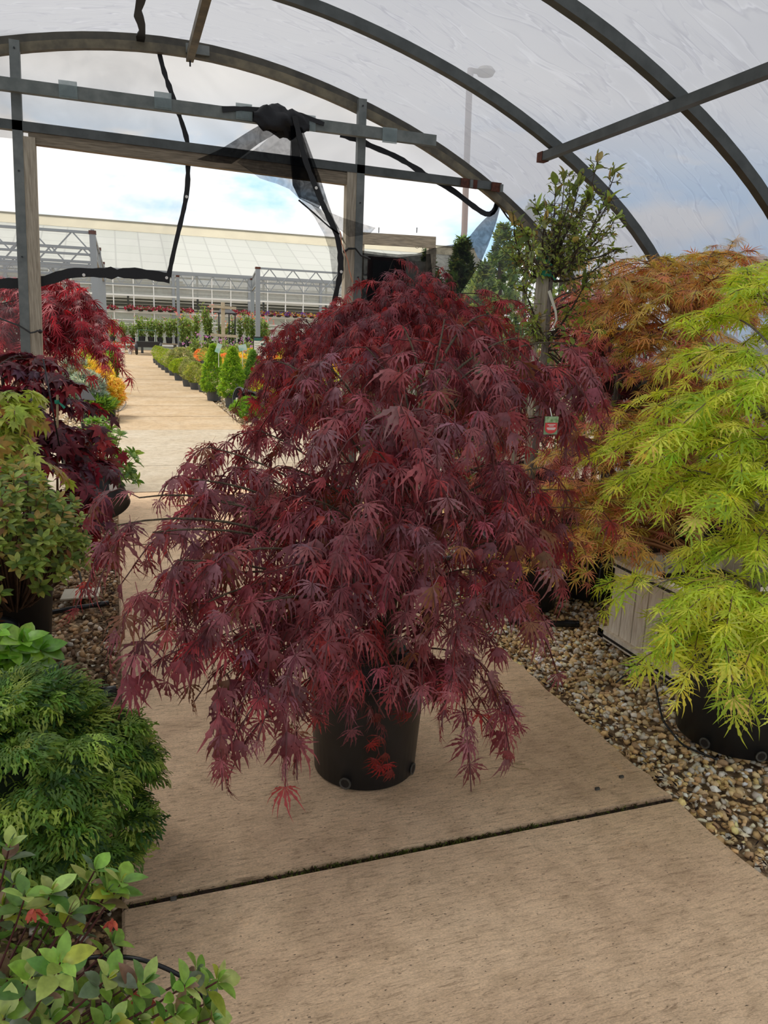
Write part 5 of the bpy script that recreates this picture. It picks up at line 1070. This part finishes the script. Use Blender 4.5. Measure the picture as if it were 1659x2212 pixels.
conifer(R, np.array([2.5, 13.7, 0.1]), .30, .55, rs, [S(196, 200, 50), S(170, 186, 60)], n=500, ls=.06, shape='ball', trunk=False)
# teal price cards
for k, (x, y, lab) in enumerate(((472, 752, 'teal plant card on the first cone conifer'), (524, 751, 'teal plant card on the second cone conifer'), (574, 757, 'teal plant card beside the red maple'))):
    p = at(x, y, 14.6); R = thing('plant_card', lab, 'card', p, 'teal cards on the conifers'); M3 = [-.35, .25, 0][k]; g = G(); ca, sa = math.cos(M3), math.sin(M3); hw, hh = (.075, .055) if k == 1 else (.045, .085)
    V = [(p[0]+a*ca-b*sa, p[1], p[2]+a*sa+b*ca) for a, b in ((-hw, -hh), (hw, -hh), (hw, hh), (-hw, hh))]; V += [(v[0], v[1]+.006, v[2]) for v in V]; g.add(V, [(0,1,2,3), (7,6,5,4), (0,4,5,1), (1,5,6,2), (2,6,7,3), (3,7,4,0)]); obj('card', g, mat('teal_card', S(150, 200, 184), .4, 0, 0, 9, S(210, 220, 214)), R)
    g = G(); g.tube([p-UP*hh, p-UP*.35], .006, 5); obj('pick', g, M['white'], R)
# information board
R = thing('information_board', 'white information board with dark green header in the right bed', 'sign', (3.42, 20, 0)); a = at(547, 727, 20); b = at(576, 775, 20)
g = G(); g.box((a[0], 20, .45), (b[0], 20.03, a[2])); obj('frame', g, M['black'], R); g = G(); g.box((a[0]+.02, 19.99, .48), (b[0]-.02, 20, a[2]-.03)); o = obj('panel', g, M['white'], R)
gm = mat('board_green', S(28, 92, 82), .5); g = G(); g.box((a[0]+.02, 19.98, a[2]-.10), (b[0]-.02, 19.99, a[2]-.03)); obj('header', g, gm, o)
for k in range(3): g = G(); z = a[2]-.16-k*.09; g.box((b[0]-.15, 19.98, z-.05), (b[0]-.03, 19.99, z)); obj('green_box', g, gm, o)
for k in range(5): g = G(); z = a[2]-.15-k*.06; g.box((a[0]+.04, 19.98, z-.008), (b[0]-.18, 19.99, z)); obj('text_line', g, mat('board_grey', S(150, 152, 150), .6), o)
for x in (a[0]+.05, b[0]-.05): g = G(); g.box((x-.02, 20.03, 0), (x+.02, 20.06, .9)); obj('leg', g, M['black'], R)

# steel truss pergola
def truss(R, x0, y0, x1, y1, zt, d, n, r=.035):
    a = np.array([x0, y0, 0.]); b = np.array([x1, y1, 0.]); g = G(); g.bar(a+UP*zt, b+UP*zt, r*2, r*2); obj('top_chord', g, M['truss'], R); g = G(); g.bar(a+UP*(zt-d), b+UP*(zt-d), r*1.7, r*1.7); obj('bottom_chord', g, M['truss'], R); g = G()
    for k in range(n):
        p = a+(b-a)*(k/n); q = a+(b-a)*((k+.5)/n); s = a+(b-a)*((k+1)/n); g.bar(p+UP*(zt-d), q+UP*zt, r, r); g.bar(q+UP*zt, s+UP*(zt-d), r, r)
    obj('web', g, M['truss'], R)
def col_(R, x, y, z, r=.06):
    g = G(); g.box((x-r, y-r, 0), (x+r, y+r, z)); o = obj('column', g, M['truss'], R); g = G(); g.box((x-r-.01, y-r-.01, z-.06), (x+r+.01, y+r+.01, z+.01)); obj('rusty_cap', g, M['rust'], o)
R = thing('steel_pergola', 'open steel truss frame left of the outdoor path', 'pergola', (-.45, 17, 0))
for y, z in ((17, 3.2), (22, 3.3), (28, 3.35)): col_(R, -.42, y, z); truss(R, -9.5, y, -.42, y, z-.03, .42, 12, .026*y/17)
truss(R, -.42, 17, -.42, 28, 3.2, .42, 10)
R = thing('steel_pergola', 'open steel truss frame with raised corner in the background', 'pergola', (4.7, 28, 0))
col_(R, 4.72, 28, 3.5, .075); col_(R, 5.5, 34, 3.45, .075); truss(R, 4.72, 28, 14, 28, 3.47, .5, 11, .032); truss(R, 4.72, 28, 5.5, 34, 3.47, .5, 8, .032); truss(R, -.5, 34, 5.5, 34, 3.45, .5, 9, .032); truss(R, 5.5, 34, 16, 34, 3.45, .5, 14, .032)
for x in (-8.5, 2.4, 10.5, 14): col_(R, x, 34, 3.4, .06)
truss(R, -14, 34, -.5, 34, 3.45, .5, 18, .032)
R = thing('timber_post_frame', 'weathered timber post with two crossbars in the background', 'post', (3.75, 30, 0)); g = G(); x = at(482, 700, 30)[0]; g.box((x-.065, 29.95, 0), (x+.065, 30.05, 2.3)); obj('post', g, M['wood_pale'], R)
for (xa, ya, xb, yb) in ((452, 661, 510, 666), (455, 723, 513, 727)): g = G(); g.bar(at(xa, ya, 29.92), at(xb, yb, 29.92), .06, .10); obj('crossbar', g, M['wood_pale'], R)
R = thing('garden_arbor', 'slim black metal arbor behind the timber post', 'arbor', (4.15, 32, 0))
for px in (473, 495, 508): x = at(px, 700, 32)[0]; g = G(); g.tube([(x, 32, 0), (x, 32, 1.95)], .025, 6); obj('upright', g, M['black'], R)
xa, xb = at(470, 675, 32)[0], at(511, 675, 32)[0]; g = G(); g.add([(xa, 31.9, 1.93), (xb, 31.9, 1.93), (xb-.15, 32.5, 2.1), (xa+.15, 32.5, 2.1)], [(0, 1, 2, 3)]); g.bar((xa, 31.9, 1.93), (xb, 31.9, 1.93), .05, .05); obj('canopy', g, M['black'], R)
for k in range(6): g = G(); z = .4+k*.25; x0 = at(495, 700, 32)[0]; x1 = at(508, 700, 32)[0]; g.bar((x0, 32, z), (x1, 32, z), .02, .02); obj('rung', g, M['black'], R)

# ------------------------------------------------------------ the big glasshouse across the end
M['poly_roof'] = sheer('translucent_rear_roof', S(230, 232, 228), (.3, .4), 1); WY = 44.0; X0, X1 = -26.0, 24.0
R = thing('glasshouse', 'large white polycarbonate glasshouse across the background', 'greenhouse', (0, WY, 0))
def roofmat():
    b = MatB('polycarbonate_roof'); p = b.n('ShaderNodeBsdfPrincipled'); p.inputs['Roughness'].default_value = .5
    tc_ = b.n('ShaderNodeTexCoord'); br = b.n('ShaderNodeTexBrick'); mp_ = b.n('ShaderNodeMapping'); br.offset = 0; mp_.inputs['Scale'].default_value = (1, 1, 1)
    br.inputs['Scale'].default_value = 1; br.inputs['Brick Width'].default_value = 1.3; br.inputs['Row Height'].default_value = 1.35; br.inputs['Mortar Size'].default_value = .045
    br.inputs['Color1'].default_value = S(184, 186, 179); br.inputs['Color2'].default_value = S(178, 181, 173); br.inputs['Mortar'].default_value = S(164, 166, 160)
    b.l(tc_.outputs['Object'], mp_.inputs[0]); b.l(mp_.outputs[0], br.inputs['Vector']); b.l(br.outputs['Color'], p.inputs['Base Color']); b.l(p.outputs[0], b.o.inputs[0]); return b.m
def plane4(a, b, c, d, th=.04):
    g = G(); V = [np.array(q, float) for q in (a, b, c, d)]; nn = nrm(np.cross(V[1]-V[0], V[3]-V[0]))*th; g.add(V+[v+nn for v in V], [(3,2,1,0), (4,5,6,7), (0,1,5,4), (1,2,6,5), (2,3,7,6), (3,0,4,7)]); return g
obj('roof', plane4((X0, WY, 4.12), (X1, WY, 4.12), (X1, 51, 6.72), (X0, 51, 6.72)), roofmat(), R)
obj('ridge_vent', plane4((X0, 50.95, 6.72), (X1, 50.95, 6.72), (X1, 51.6, 7.32), (X0, 51.6, 7.32)), mat('beige_vent', S(206, 198, 172), .6, 0, 0, .8, S(196, 188, 164)), R)
g = G(); g.bar((X0, 51.6, 7.36), (X1, 51.6, 7.36), .2, .08); obj('ridge_cap', g, mat('ridge_grey', S(150, 146, 130), .6), R)
obj('rear_roof', plane4((X0, 51.6, 7.32), (X1, 51.6, 7.32), (X1, 59, 4.1), (X0, 59, 4.1)), M['poly_roof'], R)
g = G(); g.box((X0, WY-.12, 4.02), (X1, WY+.05, 4.16)); obj('gutter', g, M['truss'], R)
M['poly_up'] = sheer('polycarbonate_upper', S(206, 210, 206), (.50, .62), 1.5); M['poly_low'] = sheer('polycarbonate_lower', S(206, 212, 204), (.66, .8), 1.5)
g = G(); g.box((X0, WY, 2.86), (X1, WY+.03, 4.03)); obj('upper_wall', g, M['poly_up'], R)
g = G(); g.box((X0, WY, 0), (X1, WY+.03, 1.93)); obj('lower_wall', g, M['poly_low'], R)
for z, hh, nm in ((2.83, .09, 'window_rail'), (1.95, .07, 'shelf_rail'), (1.55, .05, 'mid_rail'), (1.35, .04, 'mid_rail'), (.25, .08, 'sill_rail'), (3.3, .03, 'mid_rail')):
    g = G(); g.box((X0, WY-.06, z-hh/2), (X1, WY+.02, z+hh/2)); obj(nm, g, M['frame_white'], R)
x = X0+.3; k = 0
while x < X1:
    g = G(); w2 = .07 if k % 4 == 0 else .03; g.box((x-w2, WY-.05, 0), (x+w2, WY+.06, 4.05)); obj('mullion', g, M['truss'] if k % 4 == 0 else M['frame_white'], R); x += 1.02; k += 1
# things visible inside
g = G(); g.box((X0, 58.8, 0), (X1, 58.9, 4.1)); obj('rear_wall', g, mat('rear_glazing', S(236, 238, 234), .8, 0, 0, .4, S(210, 214, 210)), R)
rs = np.random.RandomState(71)
g = G()
for k in range(16): z = rs.uniform(2.0, 4.3); y = rs.uniform(45.5, 57); g.bar((X0, y, z), (X1, y, z), .06, rs.uniform(.04, .09))
obj('inner_rails', g, mat('inner_rail', S(140, 142, 134), .6), R)
g = G()
for k in range(5): z = 3.0+k*.28; y = 49+k*1.4; g.box((X0, y, z-.07), (4.2, y+.05, z+.07))
obj('rolled_curtains', g, mat('tan_curtain', S(214, 204, 168), .8), R)
for k in range(12): x = X0+2+k*4.1; g = G(); g.box((x-.06, 50, 0), (x+.06, 50.12, 6.2)); obj('inner_column', g, M['truss'], R)
g = G()
for k in range(5): x = X0+4+k*9.5; g.box((x, 47, .7), (x+7, 49, .78)); g.box((x+.2, 47.2, 0), (x+6.8, 48.8, .7))
obj('inner_benches', g, M['frame_dark'], R)
# flower baskets on the shelf rail
def basket(label, group, cols, x):
    b_ = thing('flower_basket', label, 'basket', (x, WY-.25, 2.0), group); g = G(); g.lathe([(0, 0), (.12, .02), (.17, .12), (.15, .12), (0, .1)], (x, WY-.25, 2.0), 10); obj('bowl', g, M['black'], b_)
    n = 130; d = nrm(rs.normal(size=(n, 3))); d[:, 2] = abs(d[:, 2])*.8-.1; P = np.array([x, WY-.25, 2.12])+d*np.array([.27, .2, .2]); leaves('flowers', b_, T_ROUND, P, d+rs.normal(size=(n, 3))*.5, rs.normal(size=(n, 3)), np.full(n, .10), cols, M['leaf'], rs); return b_
rd = [S(190, 40, 84), S(204, 66, 110), S(150, 30, 60), S(90, 110, 50), S(226, 170, 180)]; pu = [S(128, 90, 190), S(150, 110, 206), S(190, 50, 110), S(230, 196, 60), S(90, 100, 60)]; ye = [S(226, 196, 60), S(236, 220, 120), S(150, 110, 200), S(190, 50, 100), S(90, 100, 60)]
br_ = basket('red and pink flower basket on the glasshouse shelf', 'red flower baskets on the glasshouse shelf', rd, -.9)
for x in list(np.arange(-.35, 4.0, .5)): 
    if rs.rand() < .85: copy_tree(br_, (x+rs.normal()*.05, WY-.25, 2.0), None, rs.uniform(0, 6), rs.uniform(.8, 1.1))
for x in (4.6, 5.5): copy_tree(br_, (x, WY-.25, 2.0), None, 1.0, .8)
for x in (6.1, 6.6, 7.1): copy_tree(br_, (x, WY-.25, 2.0), None, 2.0, 1.0)
bp = basket('purple and pink flower basket on the glasshouse shelf', 'purple flower baskets on the glasshouse shelf', pu, 7.6)
for x in np.arange(8.1, 14.5, .95): copy_tree(bp, (x, WY-.25, 2.0), None, rs.uniform(0, 6), 1.05)
by = basket('yellow and violet flower basket on the glasshouse shelf', 'yellow flower baskets on the glasshouse shelf', ye, 8.55)
for x in np.arange(9.5, 14.5, .95): copy_tree(by, (x, WY-.25, 2.0), None, rs.uniform(0, 6), 1.0)
# cart, buckets at the path end
R = thing('garden_cart', 'dark green garden cart with black wheels at the far path end', 'cart', (1.1, 37.2, 0)); g = G(); g.box((.75, 37, .35), (1.75, 38, .6)); obj('bed', g, M['black'], R)
for x in (.72, 1.78): g = G(); M3 = np.array([[0, 0, 1], [0, 1, 0], [1, 0, 0.]]).T; g.lathe([(.12, -.05), (.26, -.06), (.30, 0), (.26, .06), (.12, .05)], (x, 37.1, .3), 20, M3); obj('wheel', g, M['black'], R)
g = G(); g.tube([(.85, 37.9, .6), (.85, 37.9, 1.1), (1.6, 37.9, 1.1), (1.6, 37.9, .6)], .02, 6); obj('handle', g, mat('cart_green', S(40, 90, 60), .5), R)
for k, x in enumerate((-.15, .12, .45)):
    R = thing('flower_bucket', ['white bucket of red flowers, leftmost at the far path end', 'white bucket of red flowers, middle of the three', 'white bucket of red flowers nearest the cart'][k], 'bucket', (x, 37.6, 0), 'white buckets at the path end'); g = G(); g.lathe([(0, 0), (.08, 0), (.11, .26), (.1, .26), (0, .22)], (x, 37.6, 0), 14); obj('bucket', g, M['white'], R)
    n = 60; d = rs.normal(size=(n, 3)); P = np.array([x, 37.6, .42])+d*np.array([.06, .05, .07]); leaves('flowers', R, T_ROUND, P, d, rs.normal(size=(n, 3)), np.full(n, .08), [S(206, 50, 50), S(190, 60, 60), S(90, 120, 60)], M['leaf'], rs)
for k, x in enumerate((-.22, 1.9)): g = G(); g.box((x-.12, 34.6, 0), (x+.18, 35.0, .28)); tag(obj('stone_block', g, mat('block_stone', S(180, 162, 140), .9, 0, .3, 12), loc=(x, 34.8, 0)), ['stone block at the far left corner of the path', 'stone block at the far right corner of the path'][k], 'block')
